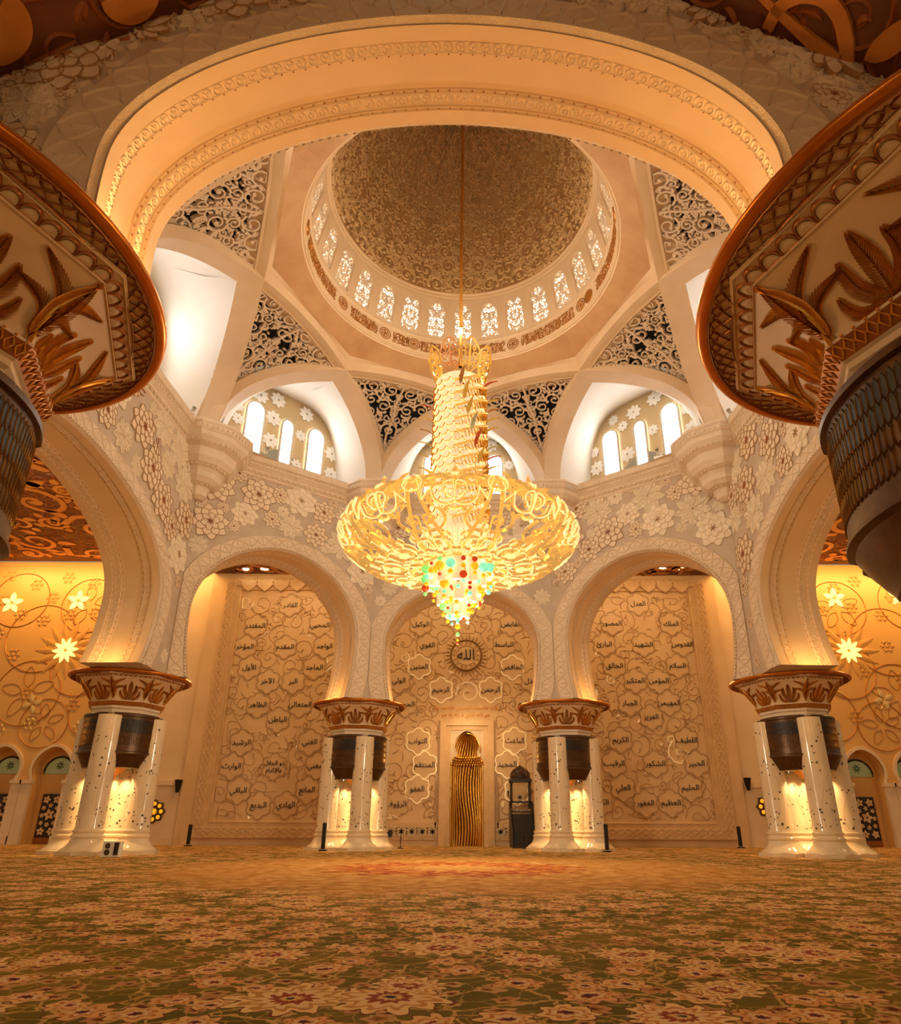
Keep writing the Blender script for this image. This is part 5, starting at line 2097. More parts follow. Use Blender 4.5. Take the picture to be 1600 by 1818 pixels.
def blade(p, d, ln, w, m, up=(0, 0, 1)):
    d = np.array(d, float); d /= np.linalg.norm(d)
    s_ = np.cross(d, up); s_ /= np.linalg.norm(s_)
    n_ = np.cross(s_, d)
    t = np.linspace(0, 1, 9)
    ww = w * np.sin(PI * t ** .7) ** .9
    bend = .12 * ln * np.sin(PI * t)
    c = np.array(p) + np.outer(t * ln, d) + np.outer(bend, n_)
    P = np.stack([c - np.outer(ww, s_), c + np.outer(.03 * np.ones(9), n_), c + np.outer(ww, s_), c - np.outer(.02 * np.ones(9), n_)], 1)
    bb = MB(); bb.grid(P, cv=True)
    return obj('leaf_blade', bb, m, CH, smooth=True)


R = random.Random(12)
BM = ['blade_gold', 'blade_copper', 'blade_gold', 'blade_red', 'blade_pale', 'blade_gold']
for k in range(10):      # right side, tips outwards and slightly up
    z = 12.2 + k * .52
    a = -.55 + .12 * k % .5
    blade((1.0 * math.cos(a), 1.0 * math.sin(a), z), (math.cos(a), math.sin(a) * .4, .32), .62, .075, BM[k % 6])
for k in range(8):       # left side, thin and drooping upwards to the left
    z = 12.0 + k * .55
    a = PI + .35
    blade((1.0 * math.cos(a), 1.0 * math.sin(a), z), (math.cos(a), math.sin(a) * .3, .42), .62, .03, BM[(k + 2) % 6])
for k in range(7):       # on the front of the shaft
    z = 12.6 + k * .66
    a = -PI / 2 + .15 + (.65 - .13 * k)
    blade((1.12 * math.cos(a), 1.12 * math.sin(a), z), (math.cos(a) * .25 + .22, math.sin(a) * .5, .75), .75, .085, BM[(k + 1) % 6])

# crown of butterfly-wing petals
for k in range(9):
    a = 2 * PI * k / 9 + .17
    ca_, sa_ = math.cos(a), math.sin(a)
    tilt = .28
    fmC = plane_map((ca_ * .88, sa_ * .88, 17.25), (-sa_, ca_, 0), (ca_ * tilt, sa_ * tilt, .96), (ca_ * .96, sa_ * .96, -tilt))
    ol = np.array([(0, 0), (.18, .2), (.36, .42), (.46, .8), (.34, 1.15), (0.0, 1.55), (-.34, 1.15), (-.46, .8), (-.36, .42), (-.18, .2)])
    bb = MB()
    S, W = closed_strokes(ol, .028)
    bb.ribbons(S, W, fmC, .03, kind='lat', base=-.02)
    for sx in (-1, 1):
        for (cx_, cz_, r) in ((.2, .78, .17), (.13, .42, .12), (.14, 1.08, .1)):
            s_ = spiral_stroke((sx * cx_, cz_), r, -PI / 2, 1.1, sx, .028); bb.ribbons([s_[0]], [s_[1]], fmC, .03, kind='lat', base=-.02)
    S_, W_ = leaf_stroke((0, .1), PI / 2, 1.3, 0, .05); bb.ribbons([S_], [W_], fmC, .03, kind='lat', base=-.02)
    obj('crown_petal', bb, 'blade_gold' if k % 3 else 'blade_copper', CH)

# dish of gilded scrolls
DP = np.array([(1.12, 9.62), (1.9, 9.52), (2.8, 9.62), (3.55, 9.92), (4.02, 10.28), (4.2, 10.62), (4.1, 10.95), (3.75, 11.15), (3.2, 11.2)])
dsl = np.r_[0, np.cumsum(np.linalg.norm(np.diff(DP, axis=0), axis=1))]
DL = dsl[-1]


def dish_map(uv, h):          # uv = (angle*4, arc length)
    r = np.interp(uv[:, 1], dsl, DP[:, 0])
    a = uv[:, 0] / r; z = np.interp(uv[:, 1], dsl, DP[:, 1])
    dr = np.interp(uv[:, 1], dsl, np.gradient(DP[:, 0], dsl)); dz = np.interp(uv[:, 1], dsl, np.gradient(DP[:, 1], dsl))
    l = np.hypot(dr, dz)
    return np.stack([np.cos(a) * (r + h * dz / l), np.sin(a) * (r + h * dz / l), z - h * dr / l], 1)


SEC = 2 * PI * 4 / 10
hs_ = SEC / 2
R = random.Random(21)
ind = lambda p: (p[:, 0] > -.06) & (p[:, 0] < PI / 10 * np.interp(p[:, 1], dsl, DP[:, 0]) + .02) & (p[:, 1] > .06) & (p[:, 1] < DL - .02)
S, W = arabesque(ind, (0, 0, hs_, DL), [(.55, 90), (.36, 120), (.22, 60)], .048, R, leafy=.75, overlap=.92)
S2 = S.copy(); S2[..., 0] *= -1
bb = MB()
S, W = upsample(S, W, 2)
S2 = S.copy(); S2[..., 0] *= -1
for s_ in (S, S2):
    bb.ribbons(s_, W, dish_map, .09, base=0)
    bb.ribbons(s_, W, dish_map, -.07, base=0)
for k in range(1):
    t = np.linspace(0, 1, NS)
    for sx in (-1, 1):
        yy_ = DL * (.05 + .9 * t)
        s_ = np.stack([sx * PI / 10 * np.interp(yy_, dsl, DP[:, 0]) * (.1 + .85 * np.sin(t * PI * (.5 + .25 * k))), yy_], 1)
        bb.ribbons([s_], [np.full(NS, .06)], dish_map, .12, base=0)
        bb.ribbons([s_], [np.full(NS, .06)], dish_map, -.05, base=0)
me_dish = meshof('scroll_panel', bb, 'glow_gold')
bp = MB()
R2 = random.Random(4)
pick = [i for i in range(len(S)) if R2.random() < .35]
for s_ in (S, S2):
    bp.ribbons(s_[pick], W[pick] * .38, dish_map, .125, base=.05)
    bp.ribbons(s_[pick], W[pick] * .45, dish_map, -.1, base=-.04)
me_pearl = meshof('pearl_lines', bp, 'glow_pearl')
# upright palmette on the rim
pm = MB()
fmR = plane_map((4.12, 0, 10.75), (0, 1, 0), (-.35, 0, .94), (.94, 0, .35))
for (a, ln, w) in ((PI / 2, .75, .15), (PI / 2 + .75, .6, .12), (PI / 2 - .75, .6, .12), (PI / 2 + 1.5, .5, .1), (PI / 2 - 1.5, .5, .1)):
    S_, W_ = leaf_stroke((0, 0), a, ln, (a - PI / 2) * .5, w)
    pm.ribbons([S_], [W_], fmR, .06, kind='ridge', base=-.01)
    pm.ribbons([S_], [W_], fmR, -.06, kind='ridge', base=.01)
for sx in (-1, 1):
    t = np.linspace(0, 1, NS)
    s_ = np.stack([sx * (.1 + 1.15 * t), .12 + .28 * np.sin(t * PI) - .1 * t], 1)
    fmRc = lambda uv, h: np.stack([np.cos(uv[:, 0] / 4.12) * (4.12 - uv[:, 1] * .35 + h), np.sin(uv[:, 0] / 4.12) * (4.12 - uv[:, 1] * .35 + h), 10.75 + uv[:, 1] * .94], 1)
    pm.ribbons([s_], [.07 * (1 - .4 * t)], fmRc, .06, base=-.02)
    S_, W_ = leaf_stroke(s_[8], 1.2 if sx > 0 else 1.9, .42, sx * -1.2, .1)
    pm.ribbons([S_], [W_], fmRc, .05, base=-.02)
me_palm = meshof('rim_palmette', pm, 'glow_gold')
for k in range(10):
    a = 2 * PI * k / 10 + .3
    struct(put('scroll_panel', me_dish, CH, rot=(0, 0, a)), 'stuff')
    struct(put('pearl_lines', me_pearl, CH, rot=(0, 0, a)), 'stuff')
    put('rim_palmette', me_palm, CH, rot=(0, 0, a))
b = MB()
for r, z in ((1.14, 9.6), (3.15, 11.22)):
    a = np.linspace(0, 2 * PI, 48, endpoint=False)
    b.tube(np.stack([r * np.cos(a), r * np.sin(a), np.full(48, z)], 1), .06, 6, closed=True)
obj('hub_ring', b, 'glow_gold', CH, smooth=True)
# crystal rods of the inner fringe and of the lower drum
b = MB()
for k in range(48):
    a = 2 * PI * k / 48
    b.box((1.35 * math.cos(a), 1.35 * math.sin(a), 10.2), (.05, .05, .9), rz=a)
struct(obj('crystal_fringe', b, 'crystal', CH), 'stuff')
cyl = MB(); cyl.lathe([(.0, .0), (.19, .03), (.2, .1), (.2, .95), (.15, 1.0), (0, 1.0)], 12)
me_cyl = meshof('crystal_tube', cyl, 'crystal', 0.5)
for (n, r, z) in ((10, .85, 8.75), (7, .55, 8.15), (3, .22, 7.7)):
    for k in range(n):
        a = 2 * PI * k / n + .3
        put('crystal_tube', me_cyl, CH, loc=(r * math.cos(a), r * math.sin(a), z))
# hanging strings of coloured glass balls
ball_me = {}
for mname in ('ball_red', 'ball_amber', 'ball_green', 'ball_aqua', 'ball_clear'):
    bb = MB()
    th = np.linspace(-PI / 2, PI / 2, 8)
    bb.lathe([(math.cos(q), math.sin(q)) for q in th], 12)
    ball_me[mname] = meshof('glass_ball', bb, mname, True)
R = random.Random(3)
strings = MB()
pal = ['ball_amber', 'ball_amber', 'ball_red', 'ball_aqua', 'ball_clear', 'ball_green', 'ball_amber', 'ball_aqua']
for ringi, (n, r) in enumerate(((18, 1.14), (12, .82), (8, .5), (4, .2), (1, 0.0))):
    for k in range(n):
        a = 2 * PI * k / n + R.uniform(-.08, .08)
        x, y = r * math.cos(a), r * math.sin(a)
        zb = 8.75 - (1.15 - r) * 1.45 + R.uniform(-.25, .25)
        if r == 0:
            zb = 6.75
        strings.tube([(x, y, 9.6), (x, y, zb)], .006, 3)
        z = zb
        top = min(9.5, zb + (1.0 if r > 0 else 1.7))
        while z < top:
            rad = R.choice((.06, .07, .09, .11, .14, .17)) if z > zb + .15 else R.uniform(.05, .1)
            if r == 0:
                rad = (.05, .075, .1, .07, .14)[min(4, int((z - zb) / .24))]
            put('glass_ball', ball_me[R.choice(pal)], CH, loc=(x, y, z + rad), scale=rad)
            z += 2 * rad + R.uniform(.01, .1)
struct(obj('strings', strings, 'gold', CH), 'stuff')
light('chandelier_lamp', 'POINT', (VC[0], VC[1], 20.2), 1600, SOFT, .45)
light('chandelier_lamp', 'POINT', (VC[0], VC[1], 5.3), 1350, SOFT, .6)

# ================================================================== GOLDEN SIDE WALLS
YG = 22.0
GW = plane_map((0, YG, 0), (1, 0, 0), (0, 0, 1), (0, -1, 0))
BAY = 3.3


def keyhole(r, zc, leg, n=20):
    t = np.linspace(-.5, PI + .5, n)
    c = [(r * math.cos(q), zc + r * math.sin(q) + .12 * max(0, math.sin(q)) ** 8) for q in t]
    return np.array([(leg, 0.0), (leg, zc * .5), (leg, zc - r * .62)] + c + [(-leg, zc - r * .62), (-leg, zc * .5), (-leg, 0.0)])


door_n = 1
win_n = 200
five = star_poly(5, 1.0, .42)


def five_star(mb, fm, x, z, r, rot, h, m=0, n=5, w=.3):
    for k in range(n):
        P = petal_poly(rot + k * 2 * PI / n, .12, 1.0, w) * r + np.array([x, z])
        mb.fan(P, fm, h, h * .5, m=m)


for side, sg in (('left', -1), ('right', 1)):
    mb = MB()
    xin, xout = sg * 17.6, sg * 45
    cxs = [sg * (26.55 if sg < 0 else 26.0) + sg * BAY * q for q in (0, 1, 2)]
    lo, hi = sorted((cxs[0] - sg * BAY / 2, cxs[-1] + sg * BAY / 2))
    ZL = 6.6
    quads = [(min(xin, cxs[0] - sg * BAY / 2), max(xin, cxs[0] - sg * BAY / 2), 0, ZL), (min(xout, cxs[-1] + sg * BAY / 2), max(xout, cxs[-1] + sg * BAY / 2), 0, ZL), (min(xin, xout), max(xin, xout), ZL, ZC)]
    for x0, x1, z0, z1 in quads:
        mb.add(GW(np.array([(x0, z0), (x1, z0), (x1, z1), (x0, z1)]), np.zeros(4)), [(0, 1, 2, 3)])
    key = keyhole(1.22, 4.55, 1.02)
    for cx_ in cxs:
        rc = []
        for (x, z) in key:
            if z < 4.55 - 1.22 * .6:
                rc.append((np.sign(x) * BAY / 2, z)); continue
            dx, dz = x, z - 4.0
            t = min(BAY / 2 / abs(dx) if abs(dx) > 1e-6 else 9e9, (ZL - 4.0) / dz if dz > 1e-6 else 9e9)
            rc.append((dx * t, 4.0 + dz * t))
        rc = np.array(rc)
        for c in ((BAY / 2, ZL), (-BAY / 2, ZL)):
            rc[np.argmin(np.abs(rc - c).sum(1))] = c
        o_ = np.array([cx_, 0])
        hz = np.zeros(len(key))
        mb.grid(np.stack([GW(key + o_, hz), GW(rc + o_, hz)], 1))
        mb.grid(np.stack([GW(key + o_, hz), GW(key + o_, hz - .9)], 1))
        mb.add(GW(np.array([(cx_ - 1.3, 0), (cx_ + 1.3, 0), (cx_ + 1.3, 6.0), (cx_ - 1.3, 6.0)]), np.full(4, -.9)), [(0, 1, 2, 3)])
    gw = struct(obj('wall_gold_' + side, mb, 'gold_wall'))
    for j, cx_ in enumerate(cxs):
        tr = MB()
        k2 = keyhole(1.42, 4.55, 1.22)
        hz = np.full(len(key), .12)
        o_ = np.array([cx_, 0])
        tr.grid(np.stack([GW(key[2:-2] + o_, hz[2:-2]), GW(k2[2:-2] + o_, hz[2:-2])], 1))
        tr.grid(np.stack([GW(k2[2:-2] + o_, hz[2:-2]), GW(k2[2:-2] + o_, hz[2:-2] * 0)], 1))
        obj('arch_trim', tr, 'stone', gw)
        pb = MB()
        for s2 in (-1, 1):
            pb.box((cx_ + s2 * (1.02 + .31), YG - .12, 1.8), (.62, .24, 3.6))
            pb.box((cx_ + s2 * (1.02 + .31), YG - .16, 3.7), (.74, .34, .22))
            pb.box((cx_ + s2 * (1.02 + .31), YG - .16, .25), (.72, .34, .5))
        obj('pier', pb, 'stone', gw)
        if j > 1:
            continue
        # door with inlaid stars
        dn = MB(); dn.box((cx_, YG + .8, 1.5), (1.3, .1, 3.0))
        d = struct(obj('door_%d' % door_n, dn, 'door_dark')); door_n += 1
        fmD = plane_map((cx_, YG + .74, 0), (1, 0, 0), (0, 0, 1), (0, -1, 0))
        for (x, z, r) in ((-.32, 2.65, .26), (.32, 2.65, .26), (0, 1.75, .36), (-.32, .75, .26), (.32, .75, .26), (-.42, 2.15, .15), (.42, 2.15, .15), (0, 2.3, .16), (-.45, 1.7, .15), (.45, 1.7, .15), (-.4, 1.25, .15), (.4, 1.25, .15), (0, 1.15, .16)):
            m_ = MB(); five_star(m_, fmD, x, z, r, R.uniform(0, 6), .02); obj('star_inlay', m_, 'door_star', d)
        m_ = MB(); m_.box((cx_, YG + .73, .2), (1.3, .03, .35)); obj('kick_plate', m_, 'gold_leaf_dark', d)
        # round window over the door
        w_ = struct(empty('window_%d' % win_n, (cx_, YG + .85, 4.35))); win_n += 1
        fmW = plane_map((0, 0, 0), (1, 0, 0), (0, 0, 1), (0, -1, 0))
        a = np.linspace(-.1, PI + .1, 20)
        m_ = MB(); m_.fan(np.stack([.95 * np.cos(a), .95 * np.sin(a)], 1), fmW, 0.03, side=True); obj('pane', m_, 'glass_green', w_)
        m_ = MB(); m_.tube(np.stack([.97 * np.cos(a), 0 * a - .05, .97 * np.sin(a)], 1), .06, 6); obj('frame', m_, 'black', w_)
        m_ = MB(); five_star(m_, fmW, 0, .42, .3, .3, .05, n=8, w=.12); obj('leaf_star', m_, 'glass_leaf', w_)
    # relief and inlay of the wall
    R = random.Random(55 + sg)
    circles = []
    for (x, z, r) in ((20, 15.5, 1.9), (23, 13.6, 2.3), (26.5, 15.6, 2.0), (29.4, 13.2, 2.4), (22.6, 10.2, 2.1), (26.2, 11.2, 2.0), (29.4, 9.4, 2.2), (24.6, 8.1, 1.7), (27.8, 7.4, 1.6), (20.6, 12.0, 1.6), (20.2, 8.6, 1.5), (31.5, 16, 2)):
        circles.append((sg * x, z, r))
    S, W = circle_strokes(circles, .035)
    m_ = MB(); m_.ribbons(S, W, GW, .05)
    obj('gold_circles', m_, 'gold_line', gw)
    for (x, z, r) in circles[::2]:
        m_ = MB()
        for k in range(5):
            P = petal_poly(k * 2 * PI / 5 + .4, .2, 1.0, .2) * r * .85 + np.array([x, z])
            S, W = closed_strokes(P, .02); m_.ribbons(S, W, GW, .04)
        obj('petal_outline', m_, 'gold_line', gw)
    pl = []
    for _ in range(300):
        x, z = sg * R.uniform(18.4, 33), R.uniform(6.8, 18)
        if any((x - p[0]) ** 2 + (z - p[1]) ** 2 < 2.6 for p in pl):
            continue
        pl.append((x, z))
        m_ = MB()
        n = 6
        for k in range(n + 1):
            cx2, cz2 = (x, z) if k == n else (x + .34 * math.cos(k * PI / 3), z + .34 * math.sin(k * PI / 3))
            P = star_poly(6, .17, .06, a0=R.uniform(0, 1)) + np.array([cx2, cz2])
            m_.fan(P, GW, .03, .03)
        obj('star_cluster', m_, 'mosaic' if z < 9.5 and R.random() < .6 else 'gold_wall_leaf', gw)
    pts = [(22, 1077), (140, 1072), (60, 1255)] if sg < 0 else [(1482, 1057), (1596, 1052), (1570, 1235)]
    for q, (px, py) in enumerate(pts):
        p = at(px, py, YG)
        m_ = MB()
        five_star(m_, GW, p[0], p[2], .8 if q < 2 else .7, .3 + PI / 2 * 0, .06, n=5 if q < 2 else 4, w=.24)
        obj('lit_star', m_, 'lit_star' if q < 2 else 'mosaic', gw)
    p = at(118, 1160, YG) if sg < 0 else at(1508, 1150, YG)
    m_ = MB()
    for k in range(14):
        P = petal_poly(k * 2 * PI / 14, .35, 2.0, .2) * 1.05 + p[[0, 2]]
        m_.fan(P, GW, .03, .05)
    obj('leaf_rosette', m_, 'gold_wall_leaf', gw)
    m_ = MB(); five_star(m_, GW, p[0], p[2], .92, .1, .1, n=10, w=.15); obj('lit_star', m_, 'lit_star', gw)
    # projecting pier between the golden wall and the panels
    bt = MB()
    xb = sg * 19.2
    bt.box((xb, YG - .35, 1.75), (3.1, .7, 3.5)); bt.box((xb, YG - .4, 3.62), (3.3, .85, .3)); bt.box((xb, YG - .4, .2), (3.3, .85, .4))
    bt.box((sg * 19.1, YG - .25, 11.1), (3.1, .5, 15.6))
    struct(obj('trim_%d' % (40 + (sg > 0)), bt, 'stone_smooth'))
    # bronze rosette lamp on the pier
    rp = at(277, 1445, YG - .7) if sg < 0 else at(1366, 1428, YG - .7)
    rs = tag(empty('wall_rosette', (rp[0], YG - .7, rp[2])), 'bronze petal rosette with amber lamps on the %s pier' % side, 'wall lamp', 'rosette lamps', 'thing')
    for k in range(8):
        a = k * PI / 4
        m_ = MB(); m_.fan(petal_poly(a, .18, .72, .26), plane_map((0, 0, 0), (1, 0, 0), (0, 0, 1), (0, -1, 0)), .08, .03); obj('petal', m_, 'bronze', rs)
        m_ = MB(); m_.lathe([(0, .06), (.1, .04), (.13, 0)], 8); pp = obj('lamp_eye', m_, 'ball_amber', rs); pp.rotation_euler = (PI / 2, 0, 0); pp.location = (.46 * math.cos(a), -.1, .46 * math.sin(a))
    m_ = MB(); m_.lathe([(0, .1), (.12, .07), (.17, 0)], 10); pp = obj('lamp_eye', m_, 'ball_amber', rs); pp.rotation_euler = (PI / 2, 0, 0); pp.location = (0, -.1, 0)
    # black tapered sconce
    sp = at(322, 1400, YG - .8) if sg < 0 else at(1328, 1389, YG - .8)
    m_ = MB(); m_.lathe([(.0, -.38), (.1, -.38), (.24, .36), (.26, .38), (.2, .38), (0, .3)], 12)
    ba = tag(obj('wall_sconce', m_, 'black_metal', smooth=.5), 'black tapered cup sconce on the %s pier cornice' % side, 'wall lamp', 'cup sconces', 'thing')
    ba.location = (sp[0], YG - 1.06, sp[2])
    br = MB(); br.box((0, .15, 0), (.06, .3, .06)); obj('bracket', br, 'black_metal', ba)

# ------------------------------------------------------------------ small things on the floor
def slim_post(name, x, y, h, lab):
    o = tag(empty(name, (x, y, 0)), lab, 'speaker', 'slim column loudspeakers', 'thing')
    m_ = MB(); m_.box((0, 0, h / 2 + .06), (.17, .17, h - .06)); obj('body', m_, 'black_metal', o)
    m_ = MB(); m_.box((0, -.105, h / 2 + .1), (.12, .02, h - .3)); obj('grille', m_, 'black', o)
    m_ = MB(); m_.box((0, 0, .03), (.34, .3, .06)); obj('base_plate', m_, 'black', o)


slim_post('column_loudspeaker', at(338, 1500, 19.5)[0], 19.5, 1.15, 'slim black floor loudspeaker against the pier at the left panel')
slim_post('column_loudspeaker', at(578, 1500, 11.2)[0], 11.2, 1.2, 'slim black floor loudspeaker left of the left small column cluster')
slim_post('column_loudspeaker', at(1081, 1495, 11.2)[0], 11.2, 1.2, 'slim black floor loudspeaker right of the right small column cluster')
slim_post('column_loudspeaker', at(1318, 1490, 19.5)[0], 19.5, 1.15, 'slim black floor loudspeaker against the pier at the right panel')

bx_ = tag(empty('service_box', (-12.75, 3.9, 0)), 'white service box with round vents at the foot of the left cluster', 'box', kind='thing')
m_ = MB(); m_.box((0, 0, .26), (.62, .3, .52)); obj('housing', m_, 'plastic_white', bx_)
m_ = MB(); m_.box((.2, -.16, .27), (.16, .03, .42)); obj('dark_panel', m_, 'dark_wood', bx_)
for z in (.15, .37):
    m_ = MB(); m_.lathe([(.02, 0), (.09, 0), (.1, .02), (.02, .02)], 12); q = obj('round_vent', m_, 'bronze', bx_); q.rotation_euler = (PI / 2, 0, 0); q.location = (-.12, -.155, z)

p = at(692, 1498, 15.5)
mo = tag(empty('floor_monitor', (p[0], 15.5, 0)), 'small black monitor on a stand right of the left small cluster', 'monitor', kind='thing')
m_ = MB(); m_.box((0, 0, .72), (.42, .06, .3)); obj('screen', m_, 'black', mo)
m_ = MB(); m_.tube([(-.15, 0, 0), (-.15, 0, .6)], .03, 6); m_.box((-.15, 0, .02), (.26, .2, .04)); obj('stand', m_, 'black', mo)

for px, py, lab in ((715, 1500, 'thin rope stanchion left of the golden niche'), (935, 1500, 'thin rope stanchion in front of the wooden pulpit'), (968, 1500, 'thin rope stanchion beside the right small cluster')):
    p = at(px, py, 16.0)
    s_ = tag(empty('stanchion', (p[0], 16.0, 0)), lab, 'stanchion', 'rope stanchions', 'thing')
    m_ = MB(); m_.tube([(0, 0, .03), (0, 0, .75)], .022, 6); obj('pole', m_, 'black_metal', s_)
    m_ = MB(); m_.lathe([(.15, 0), (.14, .03), (.03, .05)], 12); obj('base', m_, 'black_metal', s_)

# security cameras on the cornice
for q, (loc, lab) in enumerate((((-12.35, 2.9, 18.62), 'small security camera on the cornice left of the left corbel'), ((-9.95, 6.35, 18.62), 'small security camera on the cornice right of the left corbel'),
                                ((12.35, 2.9, 18.62), 'small security camera on the cornice right of the right corbel'), ((9.95, 6.35, 18.62), 'small security camera on the cornice left of the right corbel'))):
    c_ = tag(empty('security_camera', loc, rz=math.atan2(loc[0], -(loc[1] + 10))), lab, 'camera', 'security cameras', 'thing')
    m_ = MB(); m_.box((0, 0, .03), (.16, .16, .06)); m_.tube([(0, 0, .05), (0, 0, .16)], .03, 6); obj('mount', m_, 'plastic_white', c_)
    m_ = MB(); m_.tube([(0, .2, .22), (0, -.18, .16)], .1, 10); m_.disc((0, -.18, .16), .09, 10); obj('housing', m_, 'plastic_white', c_)
    m_ = MB(); m_.tube([(0, -.17, .162), (0, -.21, .155)], .07, 10); m_.fan(np.stack([.07 * np.cos(np.linspace(0, 6, 10)), .155 + .07 * np.sin(np.linspace(0, 6, 10))], 1), XZ, .21, side=False); obj('lens', m_, 'black', c_)

# recessed downlights over the side panels, and small uplights on the capitals
for px, py, lab in ((438, 1013, 'outer recessed downlight over the left panel'), (470, 1012, 'inner recessed downlight over the left panel'), (1176, 1006, 'inner recessed downlight over the right panel'), (1208, 1006, 'outer recessed downlight over the right panel')):
    d = ray(px, py)
    p = CAM + d * (ZB - CAM[2]) / d[2]
    o = tag(empty('downlight', (p[0], p[1], ZB + .005)), lab, 'ceiling lamp', 'recessed downlights', 'thing')
    m_ = MB(); m_.lathe([(.26, -.02), (.3, -.06), (.34, -.03), (.34, 0)], 16); obj('bezel', m_, 'plastic_white', o)
    m_ = MB(); m_.disc((0, 0, -.03), .26, 14, up=False); obj('bulb', m_, 'bulb', o)
for key, px, lab in (('L', 168, 'small white uplight standing on the left capital'), ('R', 1453, 'small white uplight standing on the right capital')):
    x, y = CORN[key]
    o = tag(empty('uplight', (x + (-1 if key == 'L' else 1) * .6, y - 2.05, 7.1)), lab, 'lamp', 'capital uplights', 'thing')
    m_ = MB(); m_.lathe([(.14, 0), (.15, .1), (.12, .16)], 10); obj('housing', m_, 'plastic_white', o)
    m_ = MB(); m_.lathe([(.12, .16), (.08, .21), (0, .23)], 10); obj('bulb', m_, 'bulb', o)

# ------------------------------------------------------------------ lamps of the hall, and unseen fill lights
for i in (1, 2, 3, 4, 5, 7):
    f = FACE[i]
    for sg in (-1, 1):
        u = sg * (abs(f['out'][0, 0]) - .55)
        p = f['fin'](np.array([[u, f['out'][0, 1] + .35]]), np.array([-(f['tin'] + f['tout']) / 2]))[0]
        light('arch_lamp', 'POINT', p, 430 if i == 7 else (80 if i in (1, 5) else 48), AMBER if i != 7 else (1, .58, .22), .25)
for sg in (-1, 1):
    light('panel_wash', 'AREA', (sg * 10.6, 15.6, 17.4), 400, (1, .6, .26), 8.0, to=(sg * 10.6, 21, 8), sy=.5)
    light('gold_wash', 'AREA', (sg * 26, 19.4, 18.6), 1500, AMBER, 16.0, to=(sg * 26, 22, 11), sy=.6)
    light('hall_fill', 'POINT', (sg * 24, 8, 13), 900, WARM, 1.0)  # unseen fill added under the side hall ceilings
    light('hall_fill', 'POINT', (sg * 22, -12, 11), 700, WARM, 1.0)  # unseen fill, standing in for chandeliers of the adjoining halls
    light('hall_fill', 'POINT', (sg * 9.5, -27.5, 3.2), 600, WARM, .8)  # added behind the camera to brighten near capitals, arch face and foreground carpet
light('panel_wash', 'AREA', (0, 15.6, 17.4), 260, WARM, 7.0, to=(0, 21, 8), sy=.5)

# ------------------------------------------------------------------ what each piece of the setting is
ORD = ['', 'first', 'second', 'third', 'fourth', 'fifth', 'sixth', 'seventh', 'eighth', 'ninth', 'tenth', 'eleventh', 'twelfth', 'thirteenth', 'fourteenth']
SETL = {'floor': ('olive and gold floral carpet with a red central medallion', 'carpet'),
        'wall_back': ('flowered stone wall with the middle arch before the golden niche', 'wall'),
        'wall_back_left': ('flowered stone wall with the arch before the left name panel', 'wall'),
        'wall_back_right': ('flowered stone wall with the arch before the right name panel', 'wall'),
        'wall_left': ('flowered stone wall with the arch to the left golden hall', 'wall'),
        'wall_right': ('flowered stone wall with the arch to the right golden hall', 'wall'),
        'wall_near': ('wall over the viewer with the wide amber-lit arch', 'wall'),
        'wall_near_left': ('arched wall beside the huge left capital', 'wall'),
        'wall_near_right': ('arched wall beside the huge right capital', 'wall'),
        'wall_qibla': ('beige back wall with lobed name medallions and vines', 'wall'),
        'wall_gold_left': ('golden wall with lit stars seen through the left arch', 'wall'),
        'wall_gold_right': ('golden wall with lit stars seen through the right arch', 'wall'),
        'ceiling_left': ('brown ceiling with golden scrolls over the left golden hall', 'ceiling'),
        'ceiling_right': ('brown ceiling with golden scrolls over the right golden hall', 'ceiling'),
        'ceiling_back': ('brown ceiling with downlights above the name panels', 'ceiling'),
        'ceiling_near_left': ('sloping brown scroll ceiling in the top left corner', 'ceiling'),
        'ceiling_near_right': ('sloping brown scroll ceiling in the top right corner', 'ceiling'),
        'ceiling_ring': ('round cornice with gold inscription under the dome windows', 'cornice'),
        'ceiling_dome': ('tan dome carved all over with arabesque leaves', 'dome')}
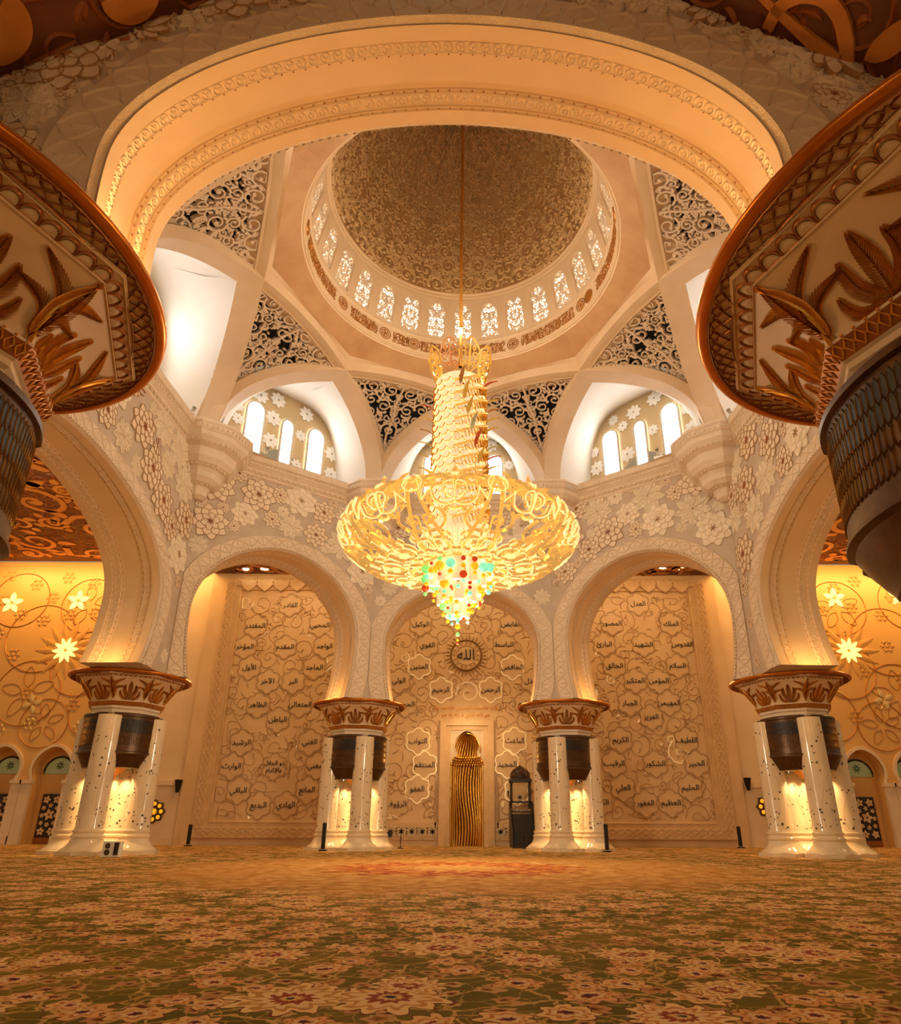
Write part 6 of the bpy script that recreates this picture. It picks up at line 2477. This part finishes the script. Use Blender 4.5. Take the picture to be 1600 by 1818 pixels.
PLACE = ['over the near left wall', 'over the left arch', 'over the back left arch', 'behind the chandelier shaft', 'over the back right arch', 'over the right arch', 'over the near right wall', 'over the wide near arch']
for k in range(8):
    SETL['wall_niche_%d' % (k + 1)] = ('white vaulted window niche ' + PLACE[k], 'niche')
    SETL['trim_%d' % (k + 1)] = ('beaded stone cornice ' + ['along the near left wall', 'along the wall over the left arch', 'along the wall over the back left arch', 'along the wall behind the chandelier',
                                                           'along the wall over the back right arch', 'along the wall over the right arch', 'along the near right wall', 'over the wide near arch'][k], 'cornice')
    SETL['trim_%d' % (9 + k)] = ('stepped stone corbel ' + ['by the near left capital', 'high up on the left wall', 'between the left and back left arches', 'behind the left rim of the chandelier',
                                                           'behind the right rim of the chandelier', 'between the back right and right arches', 'high up on the right wall', 'by the near right capital'][k], 'corbel')
    SETL['trim_%d' % (20 + k)] = ('plain vault rib arching over the lattice triangle ' + ['above the near left capital', 'at the upper left', 'on the left corbel', 'left of the chandelier shaft',
                                                                                          'right of the chandelier shaft', 'on the right corbel', 'at the upper right', 'above the near right capital'][k], 'rib')
    for q, w_ in enumerate(('left', 'middle', 'right')):
        SETL['window_%d' % (100 + 3 * k + q)] = ('bright tall %s window of the niche %s' % (w_, PLACE[k]), 'window')
for k in range(NW):
    n = k if k <= NW // 2 else k - NW
    SETL['window_%d' % (k + 1)] = (('dome window with tracery right behind the chandelier rod' if n == 0 else
                                    'tracery dome window opposite the one behind the rod' if n == NW // 2 else
                                    'tracery dome window, %s to the %s of the chandelier rod' % (ORD[abs(n)], 'right' if n > 0 else 'left')), 'window')
for j, sd in enumerate(('left', 'right')):
    SETL['trim_%d' % (40 + j)] = ('plain stone pier with rosette lamp beside the %s name panel' % sd, 'pier')
    for q, w_ in enumerate(('inner', 'outer')):
        SETL['door_%d' % (1 + 2 * j + q)] = ('dark door with inlaid stars, %s one in the %s golden wall' % (w_, sd), 'door')
        SETL['window_%d' % (200 + 2 * j + q)] = ('green half-round window over the %s star door on the %s' % (w_, sd), 'window')
for o in SC.objects:
    if o.parent is None and o.name in SETL:
        o['label'], o['category'] = SETL[o.name]
